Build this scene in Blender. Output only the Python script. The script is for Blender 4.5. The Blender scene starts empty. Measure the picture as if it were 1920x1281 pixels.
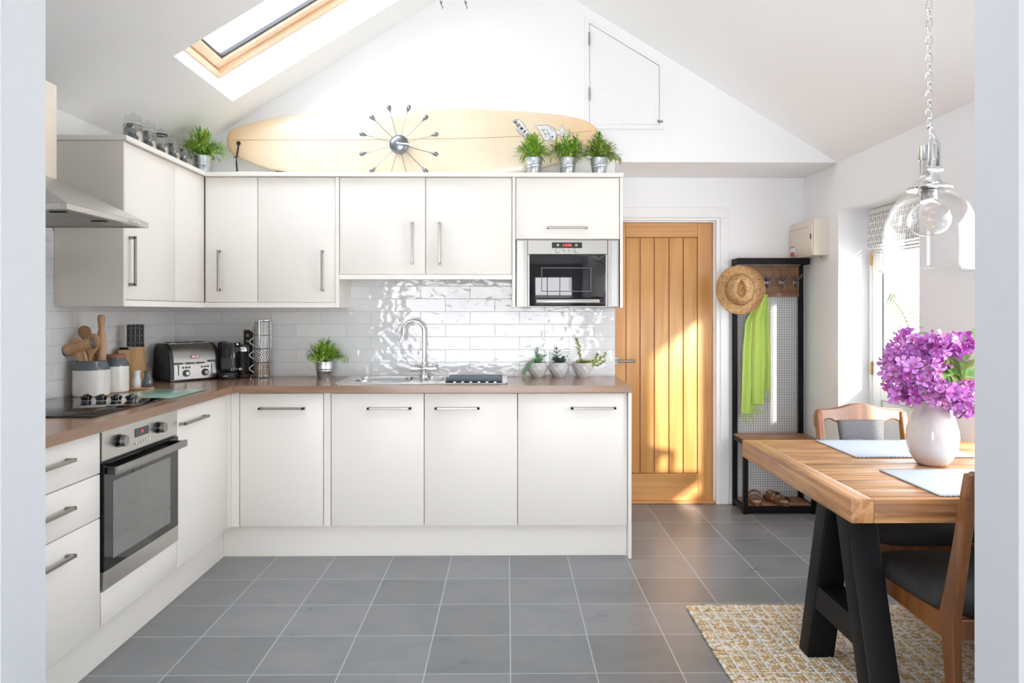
import bpy, bmesh, math, random
from mathutils import Vector, Matrix
random.seed(7)
SC = bpy.context.scene
COL = SC.collection
PI = math.pi
R = math.radians
H = 1.33

# ------------------------------------------------------------------ geometry helpers
class MB:
    def __init__(s, root=None, local=False):
        s.bm = bmesh.new(); s.root = root; s.mi = 0
        s.off = Vector((0, 0, 0)) if (root is None or local) else Vector(root.location)
    def _new(s, geomfn):
        n = len(s.bm.faces); geomfn(); s.bm.faces.ensure_lookup_table()
        for f in s.bm.faces[n:]: f.material_index = s.mi
    def face(s, vs):
        try:
            f = s.bm.faces.new(vs); f.material_index = s.mi; return f
        except ValueError: return None
    def box(s, x0, x1, y0, y1, z0, z1, bev=0.0, seg=1, M=None):
        b = bmesh.new()
        bmesh.ops.create_cube(b, size=1)
        bmesh.ops.scale(b, verts=b.verts, vec=(abs(x1-x0), abs(y1-y0), abs(z1-z0)))
        bmesh.ops.translate(b, verts=b.verts, vec=((x0+x1)/2, (y0+y1)/2, (z0+z1)/2))
        if bev > 0:
            bmesh.ops.bevel(b, geom=b.edges[:], offset=bev, segments=seg, profile=.5, affect='EDGES')
        s.merge(b, M); return s
    def merge(s, b, M=None):
        if M is not None: bmesh.ops.transform(b, matrix=M, verts=b.verts)
        mp = {}
        for v in b.verts: mp[v] = s.bm.verts.new(v.co)
        for f in b.faces:
            g = s.face([mp[v] for v in f.verts])
            if g: g.smooth = f.smooth
        b.free()
    def rings(s, rs, closed=False, cap0=True, cap1=True, loop=True):
        """rs: list of rings (lists of Vector) bridged in order"""
        V = [[s.bm.verts.new(p) for p in r] for r in rs]
        n = len(V[0]); m = len(V)
        for i in range(m if closed else m-1):
            a = V[i]; b = V[(i+1) % m]
            for k in range(n if loop else n-1):
                s.face([a[k], a[(k+1) % n], b[(k+1) % n], b[k]])
        if not closed and loop:
            if cap0: s.face(list(reversed(V[0])))
            if cap1: s.face(V[-1])
        return s
    def lathe(s, prof, c=(0, 0, 0), seg=32, M=None, sx=1, sy=1, cap=True):
        b = MB()
        rs = [[Vector((max(r, 1e-5)*sx*math.cos(2*PI*k/seg), max(r, 1e-5)*sy*math.sin(2*PI*k/seg), z)) for k in range(seg)] for r, z in prof]
        b.rings(rs, cap0=cap, cap1=cap)
        T = Matrix.Translation(c)
        s.merge(b.bm, T @ M if M is not None else T); return s
    def cyl(s, p0, p1, r0, r1=None, seg=20, cap=True):
        p0 = Vector(p0); p1 = Vector(p1); r1 = r0 if r1 is None else r1
        d = (p1-p0).normalized(); q = d.to_track_quat('Z', 'Y').to_matrix()
        rs = []
        for p, r in ((p0, r0), (p1, r1)):
            rs.append([p + q @ Vector((r*math.cos(2*PI*k/seg), r*math.sin(2*PI*k/seg), 0)) for k in range(seg)])
        s.rings(rs, cap0=cap, cap1=cap); return s
    def tube(s, pts, r, seg=8, closed=False, flat=1.0):
        pts = [Vector(p) for p in pts]; n = len(pts); rs = []
        rr = r if isinstance(r, (list, tuple)) else [r]*n
        up = None
        for i, p in enumerate(pts):
            a = pts[(i-1) % n] if (closed or i > 0) else p
            b = pts[(i+1) % n] if (closed or i < n-1) else p
            d = (b-a).normalized()
            if up is None:
                up = Vector((0, 0, 1)) if abs(d.z) < .9 else Vector((1, 0, 0))
            u = (up - d*up.dot(d)).normalized(); v = d.cross(u); up = u
            rs.append([p + u*math.cos(2*PI*k/seg)*rr[i] + v*math.sin(2*PI*k/seg)*rr[i]*flat for k in range(seg)])
        s.rings(rs, closed=closed); return s
    def sphere(s, c, r, seg=16, sc=(1, 1, 1), M=None):
        b = bmesh.new()
        bmesh.ops.create_uvsphere(b, u_segments=seg, v_segments=max(4, seg//2), radius=r)
        bmesh.ops.scale(b, verts=b.verts, vec=sc)
        if M is not None: bmesh.ops.transform(b, matrix=M, verts=b.verts)
        s.merge(b, Matrix.Translation(c)); return s
    def prism(s, poly, a0, a1, axis='Y', M=None):
        """poly in the plane normal to axis; Y:(x,z) X:(y,z) Z:(x,y)"""
        f = {'Y': lambda p, a: Vector((p[0], a, p[1])), 'X': lambda p, a: Vector((a, p[0], p[1])), 'Z': lambda p, a: Vector((p[0], p[1], a))}[axis]
        b = MB(); b.rings([[f(p, a0) for p in poly], [f(p, a1) for p in poly]])
        s.merge(b.bm, M); return s
    def leaf(s, p, d, L, w, bend=.3, nrm=None, seg=3):
        p = Vector(p); d = Vector(d).normalized()
        up = Vector((0, 0, 1)) if nrm is None else Vector(nrm)
        sd = d.cross(up)
        if sd.length < 1e-3: sd = Vector((1, 0, 0))
        sd.normalize(); n = sd.cross(d)
        prev = None
        for i in range(seg+1):
            t = i/seg
            c = p + d*L*t - n*bend*L*t*t
            ww = w*math.sin(PI*min(.98, (t*.88+.1)))*.5
            if i == seg: cur = [s.bm.verts.new(c)]
            else: cur = [s.bm.verts.new(c-sd*ww), s.bm.verts.new(c+n*ww*.3*0), s.bm.verts.new(c+sd*ww)] if False else [s.bm.verts.new(c-sd*ww), s.bm.verts.new(c+sd*ww)]
            if prev is not None:
                if len(cur) == 2: s.face([prev[0], prev[1], cur[1], cur[0]])
                else: s.face([prev[0], prev[1], cur[0]])
            prev = cur
        return s
    def build(s, name, mats, parent='root', sharp=35, label=None, kind=None, smooth=True, recalc=True):
        if recalc and len(s.bm.faces): bmesh.ops.recalc_face_normals(s.bm, faces=s.bm.faces[:])
        me = bpy.data.meshes.new(name)
        if s.off.length: bmesh.ops.translate(s.bm, verts=s.bm.verts, vec=-s.off)
        s.bm.to_mesh(me); s.bm.free()
        if smooth:
            me.polygons.foreach_set('use_smooth', [True]*len(me.polygons))
            me.set_sharp_from_angle(angle=R(sharp))
        for m in (mats if isinstance(mats, (list, tuple)) else [mats]): me.materials.append(m)
        o = bpy.data.objects.new(name, me); COL.objects.link(o)
        par = s.root if parent == 'root' else parent
        if par is not None: o.parent = par
        if label: o['label'] = label
        if kind: o['kind'] = kind
        return o

def thing(name, label, cat, loc=(0, 0, 0), rotz=0, group=None):
    o = bpy.data.objects.new(name, None); COL.objects.link(o)
    o.location = loc; o.rotation_euler = (0, 0, rotz); o.empty_display_size = .05
    o['label'] = label; o['category'] = cat
    if group: o['group'] = group
    return o
def tag(o, label, cat, group=None):
    o['label'] = label; o['category'] = cat
    if group: o['group'] = group
    return o
def dup(root, loc, rotz=None, label=None, mats=None):
    r = root.copy(); COL.objects.link(r); r.location = loc
    if rotz is not None: r.rotation_euler = (0, 0, rotz)
    if label: r['label'] = label
    def rec(src, dst):
        for ch in [c for c in bpy.data.objects if c.parent == src]:
            c = ch.copy(); COL.objects.link(c); c.parent = dst; rec(ch, c)
    rec(root, r); return r
def single(name, label, cat, mb_fn, mat, loc=(0, 0, 0), group=None, **k):
    """one-mesh thing: mesh origin at loc, geometry given in world space"""
    m = MB(); m.off = Vector(loc); mb_fn(m)
    o = m.build(name, mat, parent=None, **k); o.location = loc
    return tag(o, label, cat, group)
def struct(name, m, mat, parent=None, **k):
    o = m.build(name, mat, parent=parent, **k); o['kind'] = 'structure'; return o
def text(s, size, mat, parent, M, name='lettering', ext=.0004, off=(0, 0, 0), bold=0, sx=1):
    cu = bpy.data.curves.new('lettering', 'FONT'); cu.body = s; cu.size = size; cu.extrude = ext; cu.offset = bold
    cu.align_x = 'CENTER'; cu.align_y = 'CENTER'
    t = bpy.data.objects.new('lettering', cu); COL.objects.link(t)
    dg = bpy.context.evaluated_depsgraph_get()
    me = bpy.data.meshes.new_from_object(t.evaluated_get(dg))
    bpy.data.objects.remove(t)
    me.transform(Matrix.Translation(-Vector(off)) @ M @ Matrix.Scale(sx, 4, (1, 0, 0)))
    me.materials.clear(); me.materials.append(mat)
    o = bpy.data.objects.new(name, me); COL.objects.link(o); o.parent = parent
    return o
FACE_CAM = Matrix.Rotation(R(90), 4, 'X')          # text facing -Y
FACE_X = Matrix.Rotation(R(90), 4, 'Z') @ Matrix.Rotation(R(90), 4, 'X')   # text facing +X

# ------------------------------------------------------------------ materials
class NT:
    def __init__(s, name):
        s.m = bpy.data.materials.new(name); s.m.use_nodes = True
        s.t = s.m.node_tree; s.N = s.t.nodes; s.b = s.N['Principled BSDF']
    def n(s, typ, **k):
        x = s.N.new(typ)
        for a, v in k.items():
            if a in x.inputs: x.inputs[a].default_value = v
            else: setattr(x, a, v)
        return x
    def l(s, a, b): s.t.links.new(a, b)
    def set(s, **k):
        for a, v in k.items():
            nm = {'col': 'Base Color', 'rough': 'Roughness', 'metal': 'Metallic', 'coat': 'Coat Weight', 'coatr': 'Coat Roughness', 'trans': 'Transmission Weight', 'ior': 'IOR', 'sheen': 'Sheen Weight', 'sss': 'Subsurface Weight', 'spec': 'Specular IOR Level'}[a]
            s.b.inputs[nm].default_value = (*v, 1) if isinstance(v, tuple) else v
    def coords(s, scale=(1, 1, 1), rot=(0, 0, 0), loc=(0, 0, 0), kind='Object'):
        tc = s.n('ShaderNodeTexCoord'); mp = s.n('ShaderNodeMapping')
        mp.inputs['Scale'].default_value = scale; mp.inputs['Rotation'].default_value = rot; mp.inputs['Location'].default_value = loc
        s.l(tc.outputs[kind], mp.inputs['Vector']); return mp.outputs['Vector']
    def noise(s, vec, scale, detail=4, rough=.5, dist=0):
        x = s.n('ShaderNodeTexNoise'); x.inputs['Scale'].default_value = scale; x.inputs['Detail'].default_value = detail
        x.inputs['Roughness'].default_value = rough; x.inputs['Distortion'].default_value = dist
        if vec is not None: s.l(vec, x.inputs['Vector'])
        return x.outputs['Fac']
    def ramp(s, fac, stops):
        x = s.n('ShaderNodeValToRGB'); e = x.color_ramp.elements
        while len(e) < len(stops): e.new(.5)
        for i, (p, c) in enumerate(stops): e[i].position = p; e[i].color = (*c, 1)
        s.l(fac, x.inputs['Fac']); return x.outputs['Color']
    def mix(s, fac, a, b, mode='MIX'):
        x = s.n('ShaderNodeMix'); x.data_type = 'RGBA'; x.blend_type = mode
        for v, i in ((fac, 0), (a, 6), (b, 7)):
            if isinstance(v, (int, float)): x.inputs[i].default_value = v
            elif isinstance(v, tuple): x.inputs[i].default_value = (*v, 1)
            else: s.l(v, x.inputs[i])
        return x.outputs[2]
    def math(s, op, a, b=0, clamp=False):
        x = s.n('ShaderNodeMath'); x.operation = op; x.use_clamp = clamp
        for v, i in ((a, 0), (b, 1)):
            if isinstance(v, (int, float)): x.inputs[i].default_value = v
            else: s.l(v, x.inputs[i])
        return x.outputs[0]
    def bump(s, h, strength=.3, dist=.01, chain=None):
        x = s.n('ShaderNodeBump'); x.inputs['Strength'].default_value = strength; x.inputs['Distance'].default_value = dist
        s.l(h, x.inputs['Height'])
        if chain is not None: s.l(chain, x.inputs['Normal'])
        s.l(x.outputs['Normal'], s.b.inputs['Normal']); return x.outputs['Normal']
    def col(s, c): s.l(c, s.b.inputs['Base Color'])

def plain(name, col, rough=.5, metal=0, var=.04, scale=20, **k):
    t = NT(name); t.set(col=col, rough=rough, metal=metal, **k)
    f = t.noise(t.coords(), scale, 3)
    a = tuple(min(1, c*(1+var)) for c in col); b = tuple(c*(1-var) for c in col)
    t.col(t.ramp(f, [(.3, b), (.7, a)])); return t.m

def wood(name, c0, c1, c2, axis='X', scale=1.0, rough=.45, ring=14, coat=0, bump=.1, dist=3.5, crack=False):
    t = NT(name); t.set(rough=rough, coat=coat, coatr=.2)
    st = {'X': (.06, 1, 1), 'Y': (1, .06, 1), 'Z': (1, 1, .06)}[axis]
    v = t.coords(tuple(q*scale for q in st))
    big = t.noise(v, 5, 3, .5, 1.0)
    w = t.n('ShaderNodeMath'); w.operation = 'MULTIPLY'; w.inputs[1].default_value = ring*2.2; t.l(big, w.inputs[0])
    sn = t.math('SINE', w.outputs[0]); rg = t.math('MULTIPLY_ADD', sn, .5); 
    rg.node.inputs[2].default_value = .5
    fine = t.noise(t.coords(tuple(q*scale*(14 if q == 1 else .6/.06*.06) for q in st)), 10, 5, .65)
    c = t.ramp(rg, [(0, c0), (.55, c1), (1, c2)])
    c2_ = t.mix(.40, c, t.ramp(fine, [(.3, c0), (.7, c2)]))
    lo = t.noise(t.coords((1, 1, 1)), 2.2, 2)
    c3 = t.mix(.25, c2_, t.ramp(lo, [(.35, c0), (.65, c2)]))
    if crack:   # knots and darker weathered streaks
        vo = t.n('ShaderNodeTexVoronoi'); vo.inputs['Scale'].default_value = 5.5; t.l(t.coords({'X': (.45, 1, 1), 'Y': (1, .45, 1)}[axis]), vo.inputs['Vector'])
        kn = t.ramp(vo.outputs['Distance'], [(.03, (.35, .35, .35)), (.13, (1, 1, 1))])
        c3 = t.mix(.8, c3, kn, 'MULTIPLY')
        st2 = t.noise(t.coords({'X': (.25, 2.2, 2.2), 'Y': (2.2, .25, 2.2)}[axis]), 4.5, 4, .6, 1.5)
        c3 = t.mix(.75, c3, t.ramp(st2, [(.36, (.50, .42, .34)), (.50, (1, 1, 1)), (.9, (1.0, 1.0, 1.0))]), 'MULTIPLY')
    t.col(c3); t.bump(fine, bump, .003); return t.m

def metalm(name, col, rough, brushed=None):
    t = NT(name); t.set(col=col, rough=rough, metal=1)
    if brushed:
        st = {'X': (1, 90, 90), 'Y': (90, 1, 90), 'Z': (90, 90, 1)}[brushed]
        f = t.noise(t.coords(st), 3, 3); t.bump(f, .06, .002)
        r = t.math('MULTIPLY_ADD', f, .15); r.node.inputs[2].default_value = rough-.07; t.l(r, t.b.inputs['Roughness'])
    else:
        f = t.noise(t.coords(), 8, 2); t.col(t.ramp(f, [(.3, tuple(c*.95 for c in col)), (.7, col)]))
    return t.m

def paneglass(name, tint=(1, 1, 1), refl=.6, power=4.0, rough=0.0):
    t = NT(name); N = t.N; N.remove(t.b)
    out = N['Material Output']
    tr = t.n('ShaderNodeBsdfTransparent'); tr.inputs['Color'].default_value = (*tint, 1)
    gl = t.n('ShaderNodeBsdfGlossy'); gl.inputs['Roughness'].default_value = rough
    fr = t.n('ShaderNodeLayerWeight'); fr.inputs['Blend'].default_value = .5
    f = t.math('POWER', fr.outputs['Facing'], power); f = t.math('MULTIPLY_ADD', f, refl, True); f.node.inputs[2].default_value = .035
    mx = t.n('ShaderNodeMixShader'); t.l(f, mx.inputs[0]); t.l(tr.outputs[0], mx.inputs[1]); t.l(gl.outputs[0], mx.inputs[2])
    t.l(mx.outputs[0], out.inputs['Surface']); return t.m

M = {}
def mk():
    # painted plaster
    t = NT('white_plaster'); t.set(rough=.55)
    f = t.noise(t.coords(), 3, 3); t.col(t.ramp(f, [(.3, (.85, .858, .862)), (.7, (.862, .868, .872))]))
    t.bump(t.noise(t.coords(), 90, 3), .04, .002); M['wall'] = t.m
    M['ceiling'] = plain('white_ceiling_paint', (.93, .93, .925), .7, var=.004)
    M['front'] = plain('shaded_blue_grey_wall', (.66, .685, .705), .6, var=.01)  # shade put into this colour, as the jambs came out too bright
    M['livingwall'] = plain('grey_living_room_paint', (.62, .62, .62), .7, var=.01)
    M['paint'] = plain('white_gloss_paint', (.84, .845, .84), .3, var=.01)
    # glossy cream cabinet
    t = NT('cream_gloss_laminate'); t.set(rough=.38, coat=.10, coatr=.06, spec=.2)
    f = t.noise(t.coords(), 1.5, 1); t.col(t.ramp(f, [(.3, (.865, .832, .775)), (.7, (.87, .838, .78))]))
    M['cab'] = t.m
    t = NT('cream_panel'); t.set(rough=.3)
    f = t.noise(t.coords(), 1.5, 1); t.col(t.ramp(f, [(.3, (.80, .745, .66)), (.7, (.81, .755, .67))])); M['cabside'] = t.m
    # metro wall tiles: two orientations
    for nm, rot, loc in (('tile_b', (R(90), 0, 0), (0, 0, 0)), ('tile_l', (R(90), 0, R(90)), (0, 0, 0))):
        t = NT('white_metro_'+nm); t.set(rough=.06, coat=.25, coatr=.02, spec=.4)
        tc = t.n('ShaderNodeTexCoord'); sp = t.n('ShaderNodeSeparateXYZ'); t.l(tc.outputs['Object'], sp.inputs[0])
        cb = t.n('ShaderNodeCombineXYZ')
        src = sp.outputs['X'] if nm == 'tile_b' else sp.outputs['Y']
        t.l(t.math('ADD', src, 20*.3065 + (.996 if nm == 'tile_b' else 0.1)), cb.inputs['X']); t.l(t.math('ADD', sp.outputs['Z'], -.9414+.0785*20), cb.inputs['Y'])
        br = t.n('ShaderNodeTexBrick'); br.offset = .5; br.squash = 1
        br.inputs['Scale'].default_value = 1; br.inputs['Brick Width'].default_value = .3065; br.inputs['Row Height'].default_value = .0785
        br.inputs['Mortar Size'].default_value = .0022; br.inputs['Mortar Smooth'].default_value = .3
        br.inputs['Color1'].default_value = (.72, .73, .73, 1); br.inputs['Color2'].default_value = (.78, .79, .785, 1); br.inputs['Mortar'].default_value = (.60, .61, .61, 1)
        t.l(cb.outputs[0], br.inputs['Vector']); t.col(br.outputs['Color'])
        inv = t.math('SUBTRACT', 1, br.outputs['Fac'])
        b1 = t.bump(inv, .5, .003)
        v = t.n('ShaderNodeMapping'); v.inputs['Scale'].default_value = (1, 1, 1.6); t.l(tc.outputs['Object'], v.inputs['Vector'])
        wv = t.noise(v.outputs[0], 16, 1.5, .4, .4)
        b = t.n('ShaderNodeBump'); b.inputs['Strength'].default_value = .55; b.inputs['Distance'].default_value = .006
        t.l(wv, b.inputs['Height']); t.l(b1, b.inputs['Normal']); t.l(b.outputs[0], t.b.inputs['Normal']); t.l(b.outputs[0], t.b.inputs['Coat Normal'])
        r = t.math('MULTIPLY_ADD', br.outputs['Fac'], .5); r.node.inputs[2].default_value = .06; t.l(r, t.b.inputs['Roughness'])
        M[nm] = t.m
    # slate floor tiles
    t = NT('slate_floor_tiles'); t.set(rough=.35, spec=.5)
    tc = t.n('ShaderNodeTexCoord'); mp = t.n('ShaderNodeMapping'); T = .3158
    mp.inputs['Location'].default_value = (-.012+20*T, -3.282+20*T, 0); t.l(tc.outputs['Object'], mp.inputs['Vector'])
    br = t.n('ShaderNodeTexBrick'); br.offset = 0
    br.inputs['Scale'].default_value = 1; br.inputs['Brick Width'].default_value = T; br.inputs['Row Height'].default_value = T
    br.inputs['Mortar Size'].default_value = .0023; br.inputs['Mortar Smooth'].default_value = .15
    br.inputs['Color1'].default_value = (0, 0, 0, 1); br.inputs['Color2'].default_value = (1, 1, 1, 1); br.inputs['Mortar'].default_value = (0, 0, 0, 1)
    t.l(mp.outputs[0], br.inputs['Vector'])
    n1 = t.noise(t.coords((1, 1.6, 1)), 4.5, 5, .6, .6)
    base = t.ramp(n1, [(.25, (.160, .166, .176)), (.5, (.200, .203, .208)), (1.0, (.285, .262, .246))])
    tv = t.mix(.16, base, br.outputs['Color'], 'OVERLAY')
    t.col(t.mix(br.outputs['Fac'], tv, (.46, .47, .47)))
    cr = t.noise(t.coords((1, 1.6, 1)), 14, 2, .5, .3)
    b1 = t.bump(cr, .10, .003)
    inv = t.math('SUBTRACT', 1, br.outputs['Fac'])
    t.bump(inv, .5, .003, b1)
    r = t.math('MULTIPLY_ADD', n1, .25); r.node.inputs[2].default_value = .2; t.l(r, t.b.inputs['Roughness'])
    M['floor'] = t.m
    M['oak'] = wood('honey_oak', (.50, .235, .065), (.60, .30, .095), (.68, .37, .135), 'Z', 1.0, .38, 16, .15, .06)
    M['oakh'] = wood('honey_oak_rail', (.50, .235, .065), (.60, .30, .095), (.68, .37, .135), 'X', 1.0, .38, 16, .15, .06)
    M['work'] = wood('brown_walnut_laminate', (.21, .112, .062), (.30, .168, .098), (.38, .23, .145), 'X', 1.6, .22, 9, .25, .01)
    M['worky'] = wood('brown_walnut_laminate_side_run', (.21, .112, .062), (.30, .168, .098), (.38, .23, .145), 'Y', 1.6, .22, 9, .25, .01)
    M['table'] = wood('rustic_pine', (.22, .08, .024), (.50, .22, .072), (.72, .40, .165), 'X', .9, .4, 26, .1, .3, crack=True)
    M['tabley'] = wood('rustic_pine_breadboard', (.30, .12, .04), (.54, .26, .10), (.72, .42, .19), 'Y', .9, .42, 20, .1, .2, crack=True)
    M['reclaim'] = wood('dark_reclaimed_board', (.07, .03, .013), (.17, .075, .03), (.29, .14, .06), 'X', 1.5, .5, 14, 0, .3)
    M['bench'] = wood('reclaimed_bench_board', (.22, .09, .035), (.34, .15, .06), (.45, .22, .10), 'X', 1.5, .4, 10, .1, .2)
    M['chair'] = wood('reddish_teak', (.13, .042, .011), (.235, .080, .020), (.34, .130, .034), 'Z', 1.2, .32, 10, .3, .04)
    M['block'] = wood('bamboo_block', (.50, .28, .11), (.60, .36, .16), (.68, .43, .21), 'Z', 2.5, .4, 12, 0, .03)
    M['spoon'] = wood('pale_beech', (.42, .22, .10), (.52, .29, .145), (.60, .37, .20), 'Z', 2, .5, 8, 0, .04)
    M['spoon2'] = wood('darker_olive_wood', (.30, .15, .06), (.40, .21, .09), (.50, .28, .13), 'Z', 2, .5, 8, 0, .04)
    M['pine'] = wood('skylight_pine', (.80, .56, .36), (.86, .63, .42), (.90, .70, .50), 'X', 1, .4, 10, .1, .03)
    # surfboard
    t = NT('cream_foam_surfboard'); t.set(rough=.25, coat=.5, coatr=.1)
    sp = t.n('ShaderNodeSeparateXYZ'); tc = t.n('ShaderNodeTexCoord'); t.l(tc.outputs['Object'], sp.inputs[0])
    n = t.noise(t.coords((1, 1, 1.5)), 2.6, 4)
    base = t.ramp(n, [(.3, (.83, .68, .47)), (.7, (.86, .76, .60))])
    ax = t.math('ABSOLUTE', sp.outputs['X']); e = t.math('MULTIPLY_ADD', ax, 2.2, True); e.node.inputs[2].default_value = -1.65
    e = t.math('MINIMUM', t.math('MAXIMUM', e, 0), 1)
    t.col(t.mix(e, base, (.85, .56, .30))); M['board'] = t.m
    M['stringer'] = plain('board_stringer', (.45, .22, .09), .3)
    M['steel'] = metalm('brushed_steel', (.34, .33, .31), .42, 'X')
    M['steelz'] = metalm('brushed_steel_vertical', (.34, .33, .31), .42, 'Z')
    M['steelhood'] = metalm('hood_steel', (.60, .58, .55), .32, 'Y'); M['chimney'] = metalm('chimney_steel', (.74, .70, .64), .38, 'Z')
    M['sink'] = metalm('polished_sink_steel', (.72, .72, .71), .16)
    M['chrome'] = metalm('chrome', (.80, .80, .80), .05)
    M['handle'] = metalm('brushed_nickel', (.36, .335, .30), .36)
    M['dullsteel'] = metalm('clock_steel', (.24, .265, .285), .3)
    M['galv'] = metalm('galvanised_tin', (.62, .66, .69), .33, 'Z')
    M['brass'] = metalm('brass', (.60, .42, .20), .35)
    M['pewter'] = metalm('aged_pewter', (.25, .24, .23), .45)
    M['black'] = plain('matt_black', (.012, .012, .013), .45)
    M['blackmetal'] = plain('black_powder_coated_steel', (.006, .0062, .007), .5, spec=.18)
    M['blackgloss'] = plain('black_gloss_plastic', (.012, .012, .014), .12, coat=.5)
    M['blackglass'] = plain('black_glass', (.004, .004, .005), .02, spec=.8)
    M['greyglass'] = plain('oven_window_glass', (.17, .18, .165), .05, spec=.8)
    M['darkgrey'] = plain('dark_grey_plastic', (.055, .06, .065), .35)
    M['midgrey'] = plain('slate_grey_glaze', (.10, .115, .125), .25, coat=.4)
    M['matgrey'] = plain('blue_grey_rubber', (.075, .105, .13), .5)
    M['whiteglaze'] = plain('off_white_glaze', (.80, .775, .73), .25, coat=.4)
    M['terracotta'] = plain('terracotta', (.32, .14, .08), .6)
    M['vase'] = plain('blush_white_glaze', (.66, .60, .57), .12, var=.03, scale=5, coat=.7)
    M['plastic'] = plain('white_plastic', (.82, .82, .81), .3, var=.01)
    M['beige'] = plain('beige_plastic', (.74, .66, .56), .45, var=.01)
    M['radiator'] = plain('radiator_enamel', (.84, .84, .84), .3, var=.01)
    M['red'] = plain('red_plastic', (.60, .03, .02), .4)
    M['fabric'] = plain('charcoal_upholstery', (.045, .043, .041), .95, var=.3, scale=350, spec=.15)
    M['fabricg'] = plain('grey_upholstery', (.15, .15, .155), .9, var=.25, scale=300, spec=.2)
    M['cord'] = plain('black_cord', (.02, .02, .022), .7)
    M['ink'] = plain('black_ink', (.012, .012, .012), .5)
    M['sticker'] = plain('white_sticker', (.80, .80, .80), .4)
    M['greenglass'] = plain('frosted_green_glass', (.27, .43, .35), .28, coat=.5)
    M['soil'] = plain('potting_soil', (.05, .032, .02), .95, var=.4, scale=80)
    M['leafa'] = plain('bright_green_leaf', (.28, .50, .06), .45, var=.35, scale=30)
    M['leafb'] = plain('yellow_green_leaf', (.42, .56, .09), .45, var=.3, scale=30)
    M['leafc'] = plain('deep_green_leaf', (.14, .31, .05), .45, var=.35, scale=30)
    M['leafo'] = plain('olive_green_leaf', (.28, .33, .06), .45, var=.35, scale=30)
    M['succ'] = plain('jade_succulent_leaf', (.10, .24, .10), .4, var=.3, scale=60)
    M['succb'] = plain('dark_succulent_leaf', (.045, .095, .05), .4, var=.3, scale=60)
    M['succp'] = plain('pale_succulent_leaf', (.25, .42, .24), .5, var=.25, scale=60)
    M['fern'] = plain('fern_leaf', (.15, .26, .035), .5, var=.2, scale=60)
    for nm, a, b in (('petal', (.50, .13, .56), (.72, .34, .76)), ('petalb', (.32, .03, .33), (.52, .11, .50)), ('petalc', (.68, .24, .66), (.84, .52, .84))):
        t = NT(nm+'_purple_petal'); t.set(rough=.55, sheen=.2)
        t.col(t.ramp(t.noise(t.coords(), 35, 3), [(.3, a), (.7, b)])); M[nm] = t.m
    M['pistil'] = plain('pink_flower_throat', (.75, .12, .25), .5)
    M['bud'] = plain('tan_bud', (.55, .34, .14), .6)
    # concrete planter
    M['concrete'] = plain('pale_concrete', (.55, .545, .53), .75, var=.12, scale=30)
    # green scarf
    t = NT('lime_scarf'); t.set(rough=.8, sheen=.6)
    f = t.noise(t.coords((300, 300, 60)), 2, 2); t.col(t.ramp(f, [(.3, (.34, .50, .06)), (.7, (.50, .66, .14))])); t.bump(f, .15, .002); M['scarf'] = t.m
    # straw
    t = NT('woven_straw'); t.set(rough=.7)
    v = t.n('ShaderNodeTexVoronoi'); v.inputs['Scale'].default_value = 110; t.l(t.coords((1, 1, 1)), v.inputs['Vector'])
    n = t.noise(t.coords(), 60, 3)
    n2 = t.noise(t.coords((.6, 1.3, 1)), 105, 2, .4)
    c = t.mix(.35, t.ramp(v.outputs['Distance'], [(.15, (.66, .43, .20)), (.6, (.44, .24, .09))]), t.ramp(n, [(.35, (.34, .17, .06)), (.55, (.70, .48, .25))]))
    c = t.mix(t.math('MULTIPLY', t.math('GREATER_THAN', n2, .60), .6), c, (.16, .07, .025))
    t.col(c); t.bump(v.outputs['Distance'], .5, .003); M['straw'] = t.m
    M['jute'] = plain('jute_fibre', (.58, .42, .22), .9, var=.4, scale=60)
    M['jutel'] = plain('pale_jute_fibre', (.70, .58, .41), .9, var=.25, scale=60)
    M['cotton'] = plain('cream_cotton_strand', (.78, .74, .68), .9, var=.1, scale=60)
    M['jutebase'] = plain('jute_backing', (.46, .34, .20), .95, var=.3, scale=60)
    # placemat
    t = NT('woven_placemat'); t.set(rough=.85)
    w = t.n('ShaderNodeTexWave'); w.inputs['Scale'].default_value = 75; w.bands_direction = 'Y'; w.inputs['Distortion'].default_value = 1.5; w.inputs['Detail'].default_value = 2
    t.l(t.coords(), w.inputs['Vector'])
    t.col(t.ramp(w.outputs['Fac'], [(.1, (.36, .41, .47)), (.6, (.58, .61, .64))])); t.bump(w.outputs['Fac'], .5, .003); M['mat'] = t.m
    # leather
    M['leather'] = plain('brown_leather', (.16, .065, .035), .45, var=.2, scale=40)
    M['footbed'] = plain('cork_footbed', (.50, .36, .22), .7, var=.1)
    # roman blind with leaf strokes
    t = NT('leaf_stroke_blind'); t.set(rough=.85)
    v = t.coords((1, 1, 1)); sp = t.n('ShaderNodeSeparateXYZ'); t.l(v, sp.inputs[0])
    yy = t.math('MULTIPLY', sp.outputs['Y'], 21); zz = t.math('MULTIPLY', sp.outputs['Z'], 26)
    row = t.math('FLOOR', zz); fr = t.math('SUBTRACT', t.math('FRACT', zz), .5)
    a = t.math('FRACT', t.math('ADD', yy, t.math('MULTIPLY', row, .5))); tri = t.math('ABSOLUTE', t.math('SUBTRACT', a, .5))
    k = t.math('ADD', tri, t.math('MULTIPLY', fr, .22)); band = t.math('ABSOLUTE', t.math('SUBTRACT', k, .25))
    s1 = t.math('LESS_THAN', band, .095); s2 = t.math('LESS_THAN', t.math('ABSOLUTE', fr), .40)
    t.col(t.mix(t.math('MULTIPLY', s1, s2), (.80, .80, .78), (.27, .26, .25))); M['blind'] = t.m
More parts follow.
